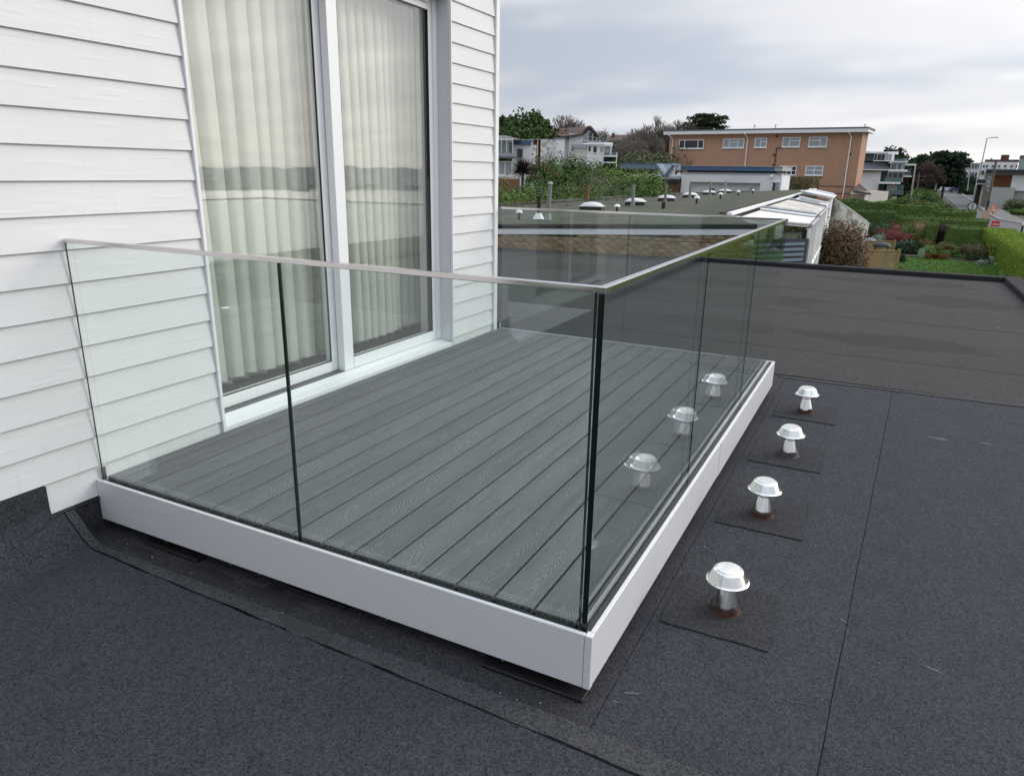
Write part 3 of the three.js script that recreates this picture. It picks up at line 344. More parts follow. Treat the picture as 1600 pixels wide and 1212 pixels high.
// ───────────────────────── neighbouring terrace with the green felt roof
const V3 = (x, y, z) => new THREE.Vector3(x, y, z);
const roofPlane = new THREE.Plane().setFromNormalAndCoplanarPoint(V3(-0.028, 1, 0).normalize(), V3(-4.4, 0.30, 0));
const onRoof = (u, v, up = 0) => { const r = rayOf(u, v), p = new THREE.Vector3(); new THREE.Ray(EYE, r).intersectPlane(roofPlane, p); p.y += up; return p; };
{
  const A = V3(-4.5, -0.25, -12.23), turn = Math.atan2(0.62, 3.82), c = Math.cos(turn), sn = Math.sin(turn);
  const t = thing('terrace', 'long low brick terrace with mossy green felt roof behind the dark flat roof', 'building', A, turn);
  const loc = (p) => { const d = p.clone().sub(A); return V3(d.x * c - d.z * sn, d.y, d.x * sn + d.z * c); };
  const yb = (s) => 0.31 + 0.0363 * s;                             // underside of the white board along the front
  const slab = (s0, s1, lo, hi, z0, z1) => { const g = box(s0, s1, 0, 1, z0, z1), p = g.attributes.position; for (let i = 0; i < p.count; i++) p.setY(i, yb(p.getX(i)) + (p.getY(i) > 0.5 ? hi : lo)); g.computeVertexNormals(); return uvBox(g); };
  const mort = std(0.30, 0.25, 0.20, 0.95, { map: RENDER_OLD.map });
  mesh('wall', [uvBox(box(-3.2, 5.3, -3.4, 0.3, -6, -0.012))], mort, t);
  const bg = [0, 1, 2].map(() => { const g = rbox(-0.1075, 0.1075, -0.0325, 0.0325, -0.05, 0, 0.004), p = g.attributes.position; for (let i = 0; i < p.count; i++) p.setZ(i, p.getZ(i) + rr(-0.0012, 0.0012)); return uvBox(g, 0.3); });
  const bm = [[0.50, 0.34, 0.19], [0.45, 0.28, 0.16], [0.54, 0.38, 0.23], [0.42, 0.23, 0.135], [0.48, 0.34, 0.21], [0.56, 0.42, 0.27]].map(([r, g, b]) => std(r, g, b, 0.92, { map: RENDER_OLD.map }));
  for (let j = -1; j < 8; j++) for (let i = 0; i < 29; i++) { const s = -1.3 + i * 0.225 + (j & 1) * 0.1125, y = 0.045 + j * 0.0765; if (s > 5.2 || y > yb(s) - 0.02) continue; const b = mesh('brick', bg[(i + j + 3) % 3], bm[Math.floor(rnd() * 6)], t); b.position.set(s, y, 0); b.rotation.z = rr(-0.006, 0.006); }
  mesh('fascia_board', [slab(-3.2, 4.42, 0, 0.118, -0.02, 0.022), slab(4.425, 5.3, 0, 0.118, -0.02, 0.024)], RENDER_WHITE, t);
  mesh('parapet', [slab(-3.2, 5.33, 0.1185, 0.205, -0.25, 0.03)], FELT_BLACK, t);
  mesh('wall', [uvBox(box(5.05, 5.295, -3.4, 0.35, -6, -0.02))], GREY_PVC, t);
  const poly = [[700, 334], [760, 322], [871, 316], [960, 309], [1070, 302.5], [1160, 299.5], [1215, 297.2], [1275, 295.6], [1215, 314], [1140, 336.5]].map(([u, v]) => loc(onRoof(u, v)));
  const front = [V3(5.3, yb(5.3) + 0.19, -0.2), V3(-3.2, yb(-3.2) + 0.19, -0.2)];
  const pl = [...poly, ...front], tri = THREE.ShapeUtils.triangulateShape(pl.map((p) => new THREE.Vector2(p.x, -p.z)), []), v = [];
  for (const [a, b, d] of tri) for (const k of [a, b, d]) v.push(pl[k].x, pl[k].y, pl[k].z);
  for (let i = 0; i < pl.length; i++) { const a = pl[i], b = pl[(i + 1) % pl.length]; for (const q of [[a, 0], [a, -0.3], [b, -0.3], [a, 0], [b, -0.3], [b, 0]]) v.push(q[0].x, q[0].y + q[1], q[0].z); }
  const rg = new THREE.BufferGeometry(); rg.setAttribute('position', new THREE.Float32BufferAttribute(v, 3)); rg.computeVertexNormals();
  FELT_GREEN.side = THREE.DoubleSide; mesh('roof', [uvBox(rg)], FELT_GREEN, t);
  const beam = (a, b, w, h, up) => { const d = b.clone().sub(a), g = box(-w / 2, w / 2, 0, h, 0, d.length()); g.applyQuaternion(new THREE.Quaternion().setFromUnitVectors(V3(0, 0, 1), d.clone().normalize())); g.translate(a.x, a.y + up, a.z); return g; };
  mesh('roof_trim', [beam(poly[9], poly[8], 0.13, 0.07, 0), beam(poly[8], poly[7], 0.14, 0.068, 0)], WHITE, t);
  mesh('moss_edge', [beam(loc(onRoof(1140, 335)).add(V3(-0.2, 0, -0.3)), loc(onRoof(1214, 313)).add(V3(-0.22, 0, 0)), 0.14, 0.03, 0)], SOIL, t);
  mesh('roof_edge', [beam(poly[1], poly[2], 0.7, 0.06, 0), beam(poly[2], poly[3], 0.9, 0.062, 0), beam(poly[3], poly[4], 1.2, 0.058, 0), beam(poly[4], poly[5], 1.3, 0.056, 0)], std(0.055, 0.045, 0.036, 1, { map: EARTH.map }), t);
}
{ // dome skylights, flues and cowls on that roof
  const dome = new THREE.SphereGeometry(1, 24, 8, 0, Math.PI * 2, 0, Math.PI / 2); dome.scale(0.34, 0.12, 0.34); dome.translate(0, 0.14, 0);
  const dm = std(0.56, 0.56, 0.55, 0.35), km = std(0.03, 0.03, 0.032, 0.7);
  const where = ['nearest white domed skylight on the green felt roof', 'second nearest domed skylight on the green roof, behind a pale flue', 'third domed skylight on the green roof, just left of the short black stub pipe', 'fourth domed skylight along the green roof, in front of the white annexe', 'fifth domed skylight along the green roof, below the dark square vents', 'farthest domed skylight on the green roof edge'];
  let proto;
  [[925, 329], [993, 320.5], [1041.5, 314], [1078.5, 308.5], [1108, 304], [1133, 301.4]].forEach(([u, v], i) => {
    const p = onRoof(u, v); let o;
    if (!i) { o = proto = thing('skylight', where[0], 'skylight', p, 0.2, 'domed skylights on the green roof'); mesh('kerb', [rbox(-0.33, 0.33, -0.02, 0.13, -0.33, 0.33, 0.02)], km, o); mesh('dome', dome, dm, o); mesh('rim', [rbox(-0.36, 0.36, 0.125, 0.145, -0.36, 0.36, 0.01)], dm, o); }
    else { o = proto.clone(); o.name = numbered('skylight'); o.userData = { ...proto.userData, label: where[i] }; scene.add(o); o.position.copy(p); const k = 1 + 0.03 * i; o.scale.set(k, 1, k); }
  });
  const flue = (u, v, vTop, r, m, label, lean = 0, capM) => { const p = onRoof(u, v), d = Math.hypot(p.x - EYE.x, p.z - EYE.z), h = at(u, vTop, d).y - p.y; const o = thing('flue_pipe', label, 'flue pipe', p, 0, 'pipes standing on the green roof'); o.rotation.z = lean; mesh('pipe', [bar(V3(0, -0.02, 0), V3(0, h, 0), r, r, 14)], m, o); mesh('collar', [bar(V3(0, -0.01, 0), V3(0, h * 0.16, 0), r * 1.7, r * 1.25, 14)], capM || m, o); if (capM) mesh('cap', [bar(V3(0, h, 0), V3(0, h + 0.05, 0), r * 1.35, r * 0.9, 14)], capM, o); return o; };
  const pg = std(0.20, 0.22, 0.20, 0.8), rb = std(0.16, 0.07, 0.045, 0.9);
  const bk = flue(841.5, 342, 307, 0.05, PAINT_BLACK, 'black flue with a ribbed collar and white base, left of the tall grey pipe'); mesh('weathering_cone', [bar(V3(0, 0, 0), V3(0, 0.14, 0), 0.14, 0.06, 16)], WHITE, bk); mesh('ribbed_collar', [0.55, 0.62, 0.69].map((k) => bar(V3(0, k * 0.9, 0), V3(0, k * 0.9 + 0.035, 0), 0.085, 0.085, 16)), PAINT_BLACK, bk);
  flue(856.5, 342.5, 287, 0.048, pg, 'tallest grey green pipe on the roof, with a pale cap', -0.03, LEAD);
  flue(917, 328.5, 290, 0.05, rb, 'rust brown pipe in front of the nearest domed skylight', 0.01);
  flue(988.5, 321.5, 288, 0.055, pg, 'pale grey pipe in front of the second domed skylight', 0.01);
  flue(1039.5, 315.5, 287, 0.05, std(0.17, 0.17, 0.13, 0.85), 'thin mossy pipe against the third domed skylight', 0.02);
  flue(1077.5, 310.5, 285.5, 0.055, pg, 'straight grey pipe in front of the white annexe left side', 0);
  flue(1109, 306.5, 283.5, 0.055, pg, 'grey pipe in front of the white annexe recess, left of the dark square vent', 0.01);
  flue(1132.8, 303, 282, 0.055, LEAD, 'grey pipe with a rounded top in front of the middle of the white recess', 0.01);
  const cowl = (u, v, s, label) => { const p = onRoof(u, v), o = thing('vent_cowl', label, 'vent cowl', p, 0, 'small vent cowls on the green roof'); mesh('stalk', [bar(V3(0, -0.01, 0), V3(0, 0.16 * s, 0), 0.035 * s, 0.03 * s, 10)], PAINT_BLACK, o); const g = new THREE.SphereGeometry(0.085 * s, 14, 8, 0, Math.PI * 2, 0, Math.PI * 0.55); g.scale(1, 0.75, 1); g.translate(0, 0.15 * s, 0); mesh('hood', g, WHITE, o); };
  cowl(811, 342, 1.0, 'white hooded cowl on a black stalk seen through the far glass at left'); cowl(964, 331.5, 1.05, 'white hooded cowl just above the far handrail'); cowl(1088.5, 318, 1.35, 'white hooded cowl right of the short black stub pipe'); cowl(1125.8, 310.5, 1.35, 'white hooded cowl below the third straight pipe'); cowl(1153.5, 305.5, 1.3, 'white hooded cowl to the right of the rounded pipe'); cowl(1176.5, 302.6, 1.3, 'white hooded cowl nearest the dark right hand square vent');
  const sp = onRoof(1036.5, 326), stub = thing('stub_pipe', 'short black stub pipe on the green roof below the third skylight', 'pipe', sp); mesh('pipe', [bar(V3(0, -0.01, 0), V3(0, 0.2, 0), 0.06, 0.06, 14)], PAINT_BLACK, stub); mesh('lip', new THREE.TorusGeometry(0.058, 0.01, 6, 16).rotateX(Math.PI / 2).translate(0, 0.2, 0), PAINT_BLACK, stub);
}
// lean-to porches along the terrace: pale sheet roofs down from the white trim to one gutter line
{
  const hi = (t) => { const a = onRoof(1142, 337.5), b = onRoof(1262, 301.5); return a.lerp(b, t).add(V3(0.1, -0.06, 0)); };
  const lo = (t) => { const a = at(1263, 351, 20.5), b = at(1303, 309, 43); a.y = b.y = Math.min(a.y, b.y + 0.05); return a.lerp(b, t); };
  const parts = [[0, 0.17, PLASTIC_ROOF, 'nearest white sheet lean-to roof beside the dark louvred end wall'], [0.185, 0.52, PLASTIC_DIRTY, 'dusty pinkish lean-to roof between two white ones'], [0.54, 0.72, PLASTIC_ROOF, 'white lean-to roof with two grey rooflight panels'], [0.75, 1.0, std(0.74, 0.74, 0.75, 0.4), 'farthest white lean-to roof, raised as a box at its end']];
  parts.forEach(([a, b, m, label], i) => {
    const t = thing('lean_to', label, 'lean-to', [0, 0, 0], 0, 'lean-to porches along the terrace'); const up = i === 3 ? 0.28 : i === 1 ? 0.05 : 0, U = V3(0, up, 0), g = [];
    const n = i === 3 ? 3 : 1; for (let k = 0; k < n; k++) { const p = mix(a, b, k / n), q = mix(a, b, (k + 0.97) / n); g.push(hull8(hi(p).add(U), hi(q).add(U), lo(q).add(U), lo(p).add(U), 0.06)); } mesh('roof', g, m, t);
    const frame = (p, q) => bar(p, q, 0.05, 0.05, 4); for (const e of [a, b]) mesh('glazing_bar', frame(hi(e).add(U).add(V3(0, 0.03, 0)), lo(e).add(U).add(V3(0, 0.03, 0))), i === 1 ? LEAD : WHITE, t);
    mesh('gutter', [frame(lo(a).add(U).add(V3(0.08, -0.02, 0)), lo(b).add(U).add(V3(0.08, -0.02, 0)))], i === 3 ? WHITE : LEAD, t);
    const w = (f, g2, y1) => { const p = f(a), q = f(b); return hull8(V3(p.x, p.y + y1, p.z), V3(q.x, q.y + y1, q.z), V3(q.x - 0.12, q.y + y1, q.z), V3(p.x - 0.12, p.y + y1, p.z), p.y + y1 + 3.6); };
    mesh('wall', [w(lo, 0, up - 0.12)], i < 1 ? PANE : RENDER_OLD, t);
    if (i === 2) { for (const k of [0.1, 0.55]) { const P = (s, r) => hi(mix(a, b, s)).lerp(lo(mix(a, b, s)), r).add(V3(0, 0.05, 0)); mesh('rooflight', [hull8(P(k, 0.15), P(k + 0.35, 0.15), P(k + 0.35, 0.75), P(k, 0.75), 0.03)], PANE_CURTAIN, t); } }
    if (i === 0) {
      const p = hi(a), q = lo(a), dx = q.clone().sub(p); const end = (r0, r1, y0, y1, th, m2, n2, zo = 0) => { const s = p.clone().addScaledVector(dx, r0), e = p.clone().addScaledVector(dx, r1); const g3 = box(0, Math.hypot(e.x - s.x, e.z - s.z), y0, y1, 0, th); g3.rotateY(Math.atan2(-(e.z - s.z), e.x - s.x)); g3.translate(s.x, 0, s.z + zo); return mesh(n2, [uvBox(g3)], m2, t); };
      end(0, 1, -3.6, -0.18, 0.1, NAVY, 'end_wall', -0.1);
      for (let k = 0; k < 17; k++) { const l = end(0.02, 0.97, -0.34 - k * 0.135, -0.27 - k * 0.135, 0.05, BLUE_GREY, 'louvre', 0.02); l.userData.label = undefined; }
      for (let k = 0; k < 5; k++) { const r = 0.02 + k * 0.235, s = lo(mix(a, b, r * 1.0)); mesh('post', [box(s.x - 0.06, s.x + 0.07, -3.6, s.y - 0.1, s.z - 0.06, s.z + 0.06)], WHITE, t); }
      const s = lo(a + 0.02); mesh('downpipe', [bar(V3(s.x + 0.02, s.y - 0.15, s.z + 0.08), V3(s.x - 0.12, s.y - 0.5, s.z + 0.05), 0.045), bar(V3(s.x - 0.12, s.y - 0.5, s.z + 0.05), V3(s.x - 0.12, -3.6, s.z + 0.05), 0.045)], PAINT_BLACK, t);
    }
    if (i === 1) { for (let k = 0; k < 6; k++) { const s = lo(mix(a, b, k / 5)); mesh('post', [box(s.x - 0.08, s.x + 0.05, -3.6, s.y - 0.1, s.z - 0.07, s.z + 0.07)], WHITE, t); } const s0 = lo(a), q = lo(b); for (const y of [-1.3, -2.3]) mesh('window_rail', [bar(V3(s0.x + 0.02, y, s0.z), V3(q.x + 0.02, y, q.z), 0.05, 0.05, 4)], WHITE, t); }
  });
  // old white garden wall that falls away from the last porch
  const P = [[1298, 309, 42.5], [1325, 326, 41.5], [1352, 346, 40.5], [1358, 352, 40.2]].map((p) => at(...p)), t = thing('garden_wall', 'old mottled white garden wall with a sloping top beside the lean-to porches', 'wall');
  mesh('wall', P.slice(0, -1).map((p, i) => { const q = P[i + 1], v = [], A = [p, q, V3(q.x, -3.7, q.z), V3(p.x, -3.7, p.z)], Bk = A.map((k) => k.clone().add(V3(0, 0, -0.22))), f = (a, b, c2, d) => { for (const k of [a, b, c2, a, c2, d]) v.push(k.x, k.y, k.z); }; f(A[3], A[2], A[1], A[0]); f(Bk[0], Bk[1], Bk[2], Bk[3]); f(A[0], A[1], Bk[1], Bk[0]); const g = new THREE.BufferGeometry(); g.setAttribute('position', new THREE.Float32BufferAttribute(v, 3)); g.computeVertexNormals(); return uvBox(g); }), RENDER_OLD, t);
  mesh('coping', P.slice(0, -1).map((p, i) => { const g = bar(p.clone().add(V3(0, 0.03, -0.1)), P[i + 1].clone().add(V3(0, 0.03, -0.1)), 0.06, 0.06, 6); return g; }), CONCRETE, t);
}

// ───────────────────────── buildings beyond: each drawn in the plane of its own front
function facade(name, label, u0, d0, u1, d1, v0 = 280) {            // base line of a front between two sight lines; returns local frame helpers
  const a = at(u0, v0, d0), b = at(u1, v0, d1); a.y = b.y = 0; const turn = Math.atan2(-(b.z - a.z), b.x - a.x), len = a.distanceTo(b);
  const t = thing(name, label, 'building', a, turn), n = V3(Math.sin(turn), 0, Math.cos(turn)), ex = V3(Math.cos(turn), 0, -Math.sin(turn)), pl = new THREE.Plane().setFromNormalAndCoplanarPoint(n, a);
  const px = (u, v, z = 0) => { const p = new THREE.Vector3(); new THREE.Ray(EYE, rayOf(u, v)).intersectPlane(new THREE.Plane(pl.normal, pl.constant - z), p); p.sub(a); return [p.dot(ex), p.y]; };
  const B = { t, px, len, part: (nm, m, s0, s1, y0, y1, z0, z1, par = t) => mesh(nm, [uvBox(box(s0, s1, y0, y1, z0, z1))], m, par) };
  B.rect = (nm, m, u0, v0, u1, v1, z0, z1) => { const [s0, y1] = px(u0, v0, z1), [s1, y0] = px(u1, v1, z1); return B.part(nm, m, s0, s1, y0, y1, z0, z1); };
  B.win = (u0, v0, u1, v1, cols, rails, pane = PANE, fm = WHITE, nm = 'window') => {  // cols: shares of mullions; rails: [from, to, share of height]
    const [s0, y1] = px((u0), (v0)), [s1, y0] = px(u1, v1), f = Math.min(0.07, (s1 - s0) * 0.07), w = s1 - s0, h = y1 - y0;
    const G = [box(s0, s1, y0, y0 + f, 0.005, 0.08), box(s0, s1, y1 - f, y1, 0.005, 0.08), box(s0, s0 + f, y0 + f, y1 - f, 0.005, 0.078), box(s1 - f, s1, y0 + f, y1 - f, 0.005, 0.078)];
    for (const c of cols) G.push(box(s0 + c * w - f / 2, s0 + c * w + f / 2, y0 + f, y1 - f, 0.005, 0.076)); for (const [a2, b2, k] of rails) G.push(box(s0 + a2 * w + f / 2, s0 + b2 * w - f / 2, y0 + k * h - f / 2, y0 + k * h + f / 2, 0.005, 0.074));
    const o = mesh(nm, G, fm, t); mesh('pane', box(s0 + f * 0.5, s1 - f * 0.5, y0 + f * 0.5, y1 - f * 0.5, -0.02, 0.03), pane, o); mesh('sill', [box(s0 - 0.06, s1 + 0.06, y0 - 0.06, y0 - 0.002, 0.004, 0.13)], fm, o); return o;
  };
  return B;
}
{ // three storey brick block
  const B = facade('brick_block', 'long three storey orange brick building with flat roof and white windows', 1042, 83.5, 1338, 78.5), [, y1] = B.px(1338, 205), Len = B.px(1338, 280)[0];
  B.part('wall', BRICK_ORANGE, 0, Len, -3.8, y1 - 0.05, -3.4, 0);
  const o = 0.5; const ov = B.part('roof', SLATE, -o, Len + o, y1 + 0.16, y1 + 0.36, -3.9, 0.6); B.part('soffit', WHITE, -o + 0.02, Len + o - 0.02, y1 - 0.06, y1 + 0.158, -3.8, 0.57); B.part('fascia_board', std(0.72, 0.71, 0.73, 0.5), -o - 0.01, Len + o + 0.01, y1 - 0.1, y1 + 0.2, 0.572, 0.63);
  B.win(1062, 218.5, 1099.5, 232, [0.23, 0.77], []); B.win(1131, 217, 1162.5, 231, [0.3, 0.72], [[0.3, 0.72, 0.62]], PANE_CURTAIN); B.win(1180.5, 215.5, 1198, 230.5, [0.5], [[0.5, 1, 0.6]], PANE_CURTAIN); B.win(1224, 214.5, 1250, 229.5, [0.4], [[0.4, 1, 0.65]], PANE_CURTAIN); B.win(1265, 214, 1292, 229.5, [0.63], [[0, 0.63, 0.65]], PANE_CURTAIN);
  B.win(1219, 259, 1244, 273.5, [0.45, 0.72], [[0, 1, 0.5]]); B.win(1260, 259, 1285.5, 274, [0.5], [[0, 1, 0.52]], PANE_CURTAIN);
  const dp = (u, v0, v1) => { const [s, a] = B.px(u, v0, 0.12), [, b] = B.px(u, v1, 0.12); mesh('downpipe', [bar(V3(s, b, 0.12), V3(s, a - 0.5, 0.12), 0.055), bar(V3(s, a - 0.5, 0.12), V3(s - 0.25, a - 0.02, 0.68), 0.055)], WHITE, B.t); };
  dp(1052, 211, 262); dp(1169.5, 208, 262); dp(1332, 205, 312);
  for (const [u, v] of [[1214, 213], [1210, 242], [1209, 257.5], [1054, 244], [1328.5, 241]]) { const [s, y] = B.px(u, v); B.part('air_brick', SOIL, s - 0.13, s + 0.13, y - 0.07, y + 0.07, 0.004, 0.03); }
  for (const [v, m] of [[290.5, TILE_RED], [301.5, TILE_RED]]) { const [, y] = B.px(1300, v); B.part('brick_band', m, Len * 0.55, Len - 0.02, y - 0.06, y + 0.02, 0.003, 0.02); }
  { const [s, y] = B.px(1214, 231), [, y0] = B.px(1214, 262); mesh('waste_pipe', [bar(V3(s, y0, 0.06), V3(s, y, 0.06), 0.05), bar(V3(s, y, 0.06), V3(s + 0.5, y + 0.02, 0.06), 0.05)], TILE_RED, B.t); }
  for (const [u, h] of [[1177, 0.5], [1210, 0.5], [1350, 0.35]]) { const [s] = B.px(u, 200); mesh('aerial', [bar(V3(s, y1 + 0.3, -0.5), V3(s, y1 + 0.3 + h, -0.5), 0.03), bar(V3(s - 0.15, y1 + 0.3 + h * 0.8, -0.5), V3(s + 0.15, y1 + 0.3 + h * 0.8, -0.5), 0.015)], DARK, B.t); }
}
{ // white annexe with blue fascia
  const B = facade('annexe', 'white flat roofed annexe with deep blue fascia in front of the brick block', 1065, 63.5, 1222, 61.8), Len = B.len;
  const Y = (u, v) => B.px(u, v)[1], top = Y(1100, 271);
  B.part('wall', RENDER_WHITE, 0, Len * 0.985, -3.7, top, -5, -0.5); 
  const sA = B.px(1078, 290)[0], sB = B.px(1188, 290)[0], yr = Y(1100, 284.3);
  B.part('wall', RENDER_WHITE, 0, sA, -3.7, top - 0.01, -0.498, 0); B.part('wall', RENDER_WHITE, sB, Len, -3.7, top - 0.012, -0.498, 0); B.part('wall', RENDER_WHITE, sA + 0.002, sB - 0.002, yr, top - 0.014, -0.496, -0.002);
  B.part('coping', LEAD, -0.06, Len * 0.985 + 0.05, top, top + 0.08, -5, 0.06);
  B.part('clerestory', NAVY, 0.2, B.px(1212, 268)[0], top + 0.081, Y(1100, 266.3), -4.5, -0.9); 
  for (let k = 0; k < 9; k++) { const s = 0.5 + k * (Len - 1.6) / 9; B.part('pane', PANE, s, s + (Len - 1.6) / 9 - 0.12, top + 0.13, Y(1100, 266.8) - 0.05, -0.9, -0.87); }
  B.part('fascia_board', BLUE, -0.1, B.px(1209.5, 262)[0], Y(1100, 266.2), Y(1100, 259.6), -4.8, -0.4); B.part('roof', LEAD, -0.12, B.px(1222, 262)[0], Y(1100, 259.5), Y(1100, 258.6), -4.9, -0.35); B.part('fascia_end', LEAD, B.px(1209.5, 262)[0] + 0.005, B.px(1222, 262)[0], Y(1100, 265.6), Y(1100, 259.8), -4.8, -0.41);
  for (const [u0, u1] of [[1110, 1116.5], [1173, 1180]]) { const [s0, y1] = B.px(u0, 294, -0.5), [s1, y0] = B.px(u1, 300.5, -0.5); B.part('vent_grille', BLUE_GREY, s0, s1, y0, y1, -0.49, -0.42); for (let k = 0; k < 4; k++) B.part('grille_slat', NAVY, s0 + 0.04, s1 - 0.04, y0 + (k + 0.3) * (y1 - y0) / 4, y0 + (k + 0.6) * (y1 - y0) / 4, -0.42, -0.4); }
  { const [s0, y1] = B.px(1208.5, 285), [s1] = B.px(1218.5, 285); B.part('door', NAVY, s0, (s0 + s1) / 2 - 0.05, -3.6, y1, 0.004, 0.05); B.part('door', PANE_CURTAIN, (s0 + s1) / 2, s1, -3.6, y1, 0.004, 0.05); B.part('door_frame', WHITE, s0 - 0.1, s1 + 0.1, y1, y1 + 0.1, 0.004, 0.07); }
  { const [s, y] = B.px(1206, 276); mesh('lamp_bracket', [new THREE.SphereGeometry(0.12, 10, 8).translate(s, y, 0.15), bar(V3(s, y + 0.1, 0.0), V3(s + 0.2, y + 0.15, 0.3), 0.03)], WHITE, B.t); }
}
{ // low building with folded blue roof left of the annexe
  const B = facade('folded_roof_building', 'low white building with a blue folded V shaped roof beside the annexe', 968, 66, 1064, 63.5);
  const Y = (u, v) => B.px(u, v)[1], S = (u, v = 270) => B.px(u, v)[0];
  B.part('wall', RENDER_WHITE, 0, B.len, -3.6, Y(1030, 272), -5, -0.3);
  B.part('fascia_board', BLUE_GREY, S(968), S(1025.5), Y(1000, 264), Y(1000, 255.5), -5, 0.1); B.part('roof', BLUE, S(967), S(1026), Y(1000, 255.4), Y(1000, 254.3), -5.05, 0.15);
  const q = (a, b, c2, d) => { const v = []; for (const k of [a, b, c2, a, c2, d]) v.push(k.x, k.y, k.z); const g = new THREE.BufferGeometry(); g.setAttribute('position', new THREE.Float32BufferAttribute(v, 3)); g.computeVertexNormals(); return g; };
  const L0 = V3(S(1026), Y(1026, 257), 0.1), M0 = V3(S(1040), Y(1040, 276), 0.12), R0 = V3(S(1053), Y(1053, 257), 0.1), back = V3(0, 0.1, -1.2);
  const slope = (p, r) => { const a = p, b = r, c2 = r.clone().add(back), d = p.clone().add(back); return hull8(a, b, c2, d, 0.1); };
  mesh('roof_valley', [slope(L0, M0), slope(M0, R0)], std(0.17, 0.2, 0.24, 0.7, { side: THREE.DoubleSide }), B.t);
  mesh('verge', [bar(L0, M0, 0.16, 0.16, 4), bar(M0, R0, 0.16, 0.16, 4)], BLUE_GREY, B.t);
  const gable = (a, b, c2) => { const s = new THREE.Shape([a, b, c2].map((p) => new THREE.Vector2(p[0], p[1]))); return new THREE.ExtrudeGeometry(s, { depth: 0.1, bevelEnabled: false }).translate(0, 0, -0.2); };
  mesh('gable', [gable([S(1027), Y(1027, 261)], [S(1027), Y(1027, 276)], [S(1040), Y(1040, 276.5)]), gable([S(1053), Y(1053, 261)], [S(1040.5), Y(1040, 276.5)], [S(1053), Y(1053, 276)]), gable([S(1060), Y(1060, 269)], [S(1054), Y(1054, 275)], [S(1066), Y(1066, 275)])], WHITE, B.t);
  B.part('flat_roof_edge', NAVY, S(1026), S(1064), Y(1040, 284), Y(1040, 279.5), -1, 0.5); B.part('gutter', LEAD, S(1024), S(1064), Y(1040, 279.4), Y(1040, 277), -1, 0.55);
  B.part('wall', BRICK_BROWN, S(1040), S(1064), -3.6, Y(1050, 286), -0.9, 0.3);
}
{ // grey glazed house at the far left
  const B = facade('balcony_house', 'grey house with a glass balcony and hipped slate roof beside the white house corner', 745, 60, 806, 60);
  const Y = (u, v) => B.px(u, v)[1], S = (u, v = 250) => B.px(u, v)[0];
  B.part('wall', RENDER_WHITE, S(745), S(801), -2, Y(790, 276), -6, -0.2); B.part('wall', LEAD, S(745), S(796), Y(790, 238), Y(790, 217), -6, -1.2);
  const rg = new THREE.CylinderGeometry(1.2, 4.2, 1, 4, 1); rg.rotateY(Math.PI / 4); rg.scale(0.62, (Y(790, 209.5) - Y(790, 217)), 0.7); rg.translate(S(780), (Y(790, 209.5) + Y(790, 217)) / 2, -2.8); mesh('roof', [rg], SLATE, B.t); B.part('eaves', WHITE, S(745), S(801), Y(790, 218.5), Y(790, 217), -6, 0);
  const gl = new THREE.MeshPhysicalMaterial({ transmission: 1, roughness: 0, thickness: 0, ior: 1.5 }); gl.color.setRGB(0.75, 0.85, 0.84);
  for (const [a, b] of [[762, 783], [783.6, 791.6], [792.2, 801]]) { B.rect('glass_panel', gl, a, 219, b, 238.5, 0.3, 0.32); B.rect('post', WHITE, b - 0.2, 218.5, b + 0.5, 239.5, 0.28, 0.36); }
  B.part('balcony_floor', LEAD, S(745), S(804), Y(790, 244.5), Y(790, 239), -1.2, 0.4); B.part('balcony_edge', SLATE, S(745), S(806), Y(790, 247.2), Y(790, 244.6), -1.2, 0.5);
  B.win(779, 251.5, 800, 274, [0.48], [], PANE_CURTAIN); B.win(752, 251.5, 775, 274, [0.5], [], PANE_CURTAIN);
  B.part('terrace_wall', std(0.24, 0.13, 0.075, 0.9), S(745), S(812), -3.4, Y(790, 279), -0.2, 1.2);
}
{ // white house with blue band
  const B = facade('blue_band_house', 'white rendered house with a blue fascia band and one tall dark window', 802, 64, 835, 64);
  const Y = (u, v) => B.px(u, v)[1], S = (u, v = 250) => B.px(u, v)[0];
  B.part('wall', RENDER_WHITE, S(800), S(832.5), -3, Y(815, 219.5), -6, 0); B.part('fascia_board', BLUE, S(802), S(829), Y(815, 226.5), Y(815, 219), 0.004, 0.15); B.part('roof', LEAD, S(800), S(833), Y(815, 219.4), Y(815, 218), -6, 0.2);
  B.win(808, 232, 817, 247, [], [], PANE, LEAD); B.part('wall', RENDER_OLD, S(832.6), S(838), -3, Y(835, 226), -3, -0.3);
}
{ // pale brick wall with white blocks up the slope
  const B = facade('yellow_brick_house', 'pale yellow brick wall with white rendered blocks above the dark shrubs', 830, 79, 884, 79);
  const Y = (u, v) => B.px(u, v)[1], S = (u, v = 225) => B.px(u, v)[0];
  B.part('wall', std(0.36, 0.28, 0.18, 0.9, { map: BRICK_BROWN.map }), S(830), S(850), -1, Y(850, 218.5), -5, -0.3); B.part('coping', LEAD, S(828), S(884), Y(850, 218.4), Y(850, 217.2), -5, 0); B.part('post', WHITE, S(839.6), S(840.8), 0, Y(840, 217), -0.28, -0.1);
  B.part('wall', RENDER_OLD, S(845), S(867.5), -1, Y(855, 219), -4, 0.3); B.part('wall', WHITE, S(867.6), S(882), -1, Y(870, 217.5), -4, 0.8); B.part('roof_edge', BLUE_GREY, S(866), S(883.5), Y(870, 217.4), Y(870, 215.5), -4, 0.9); B.win(857.5, 222, 861, 224.5, [], []);
}
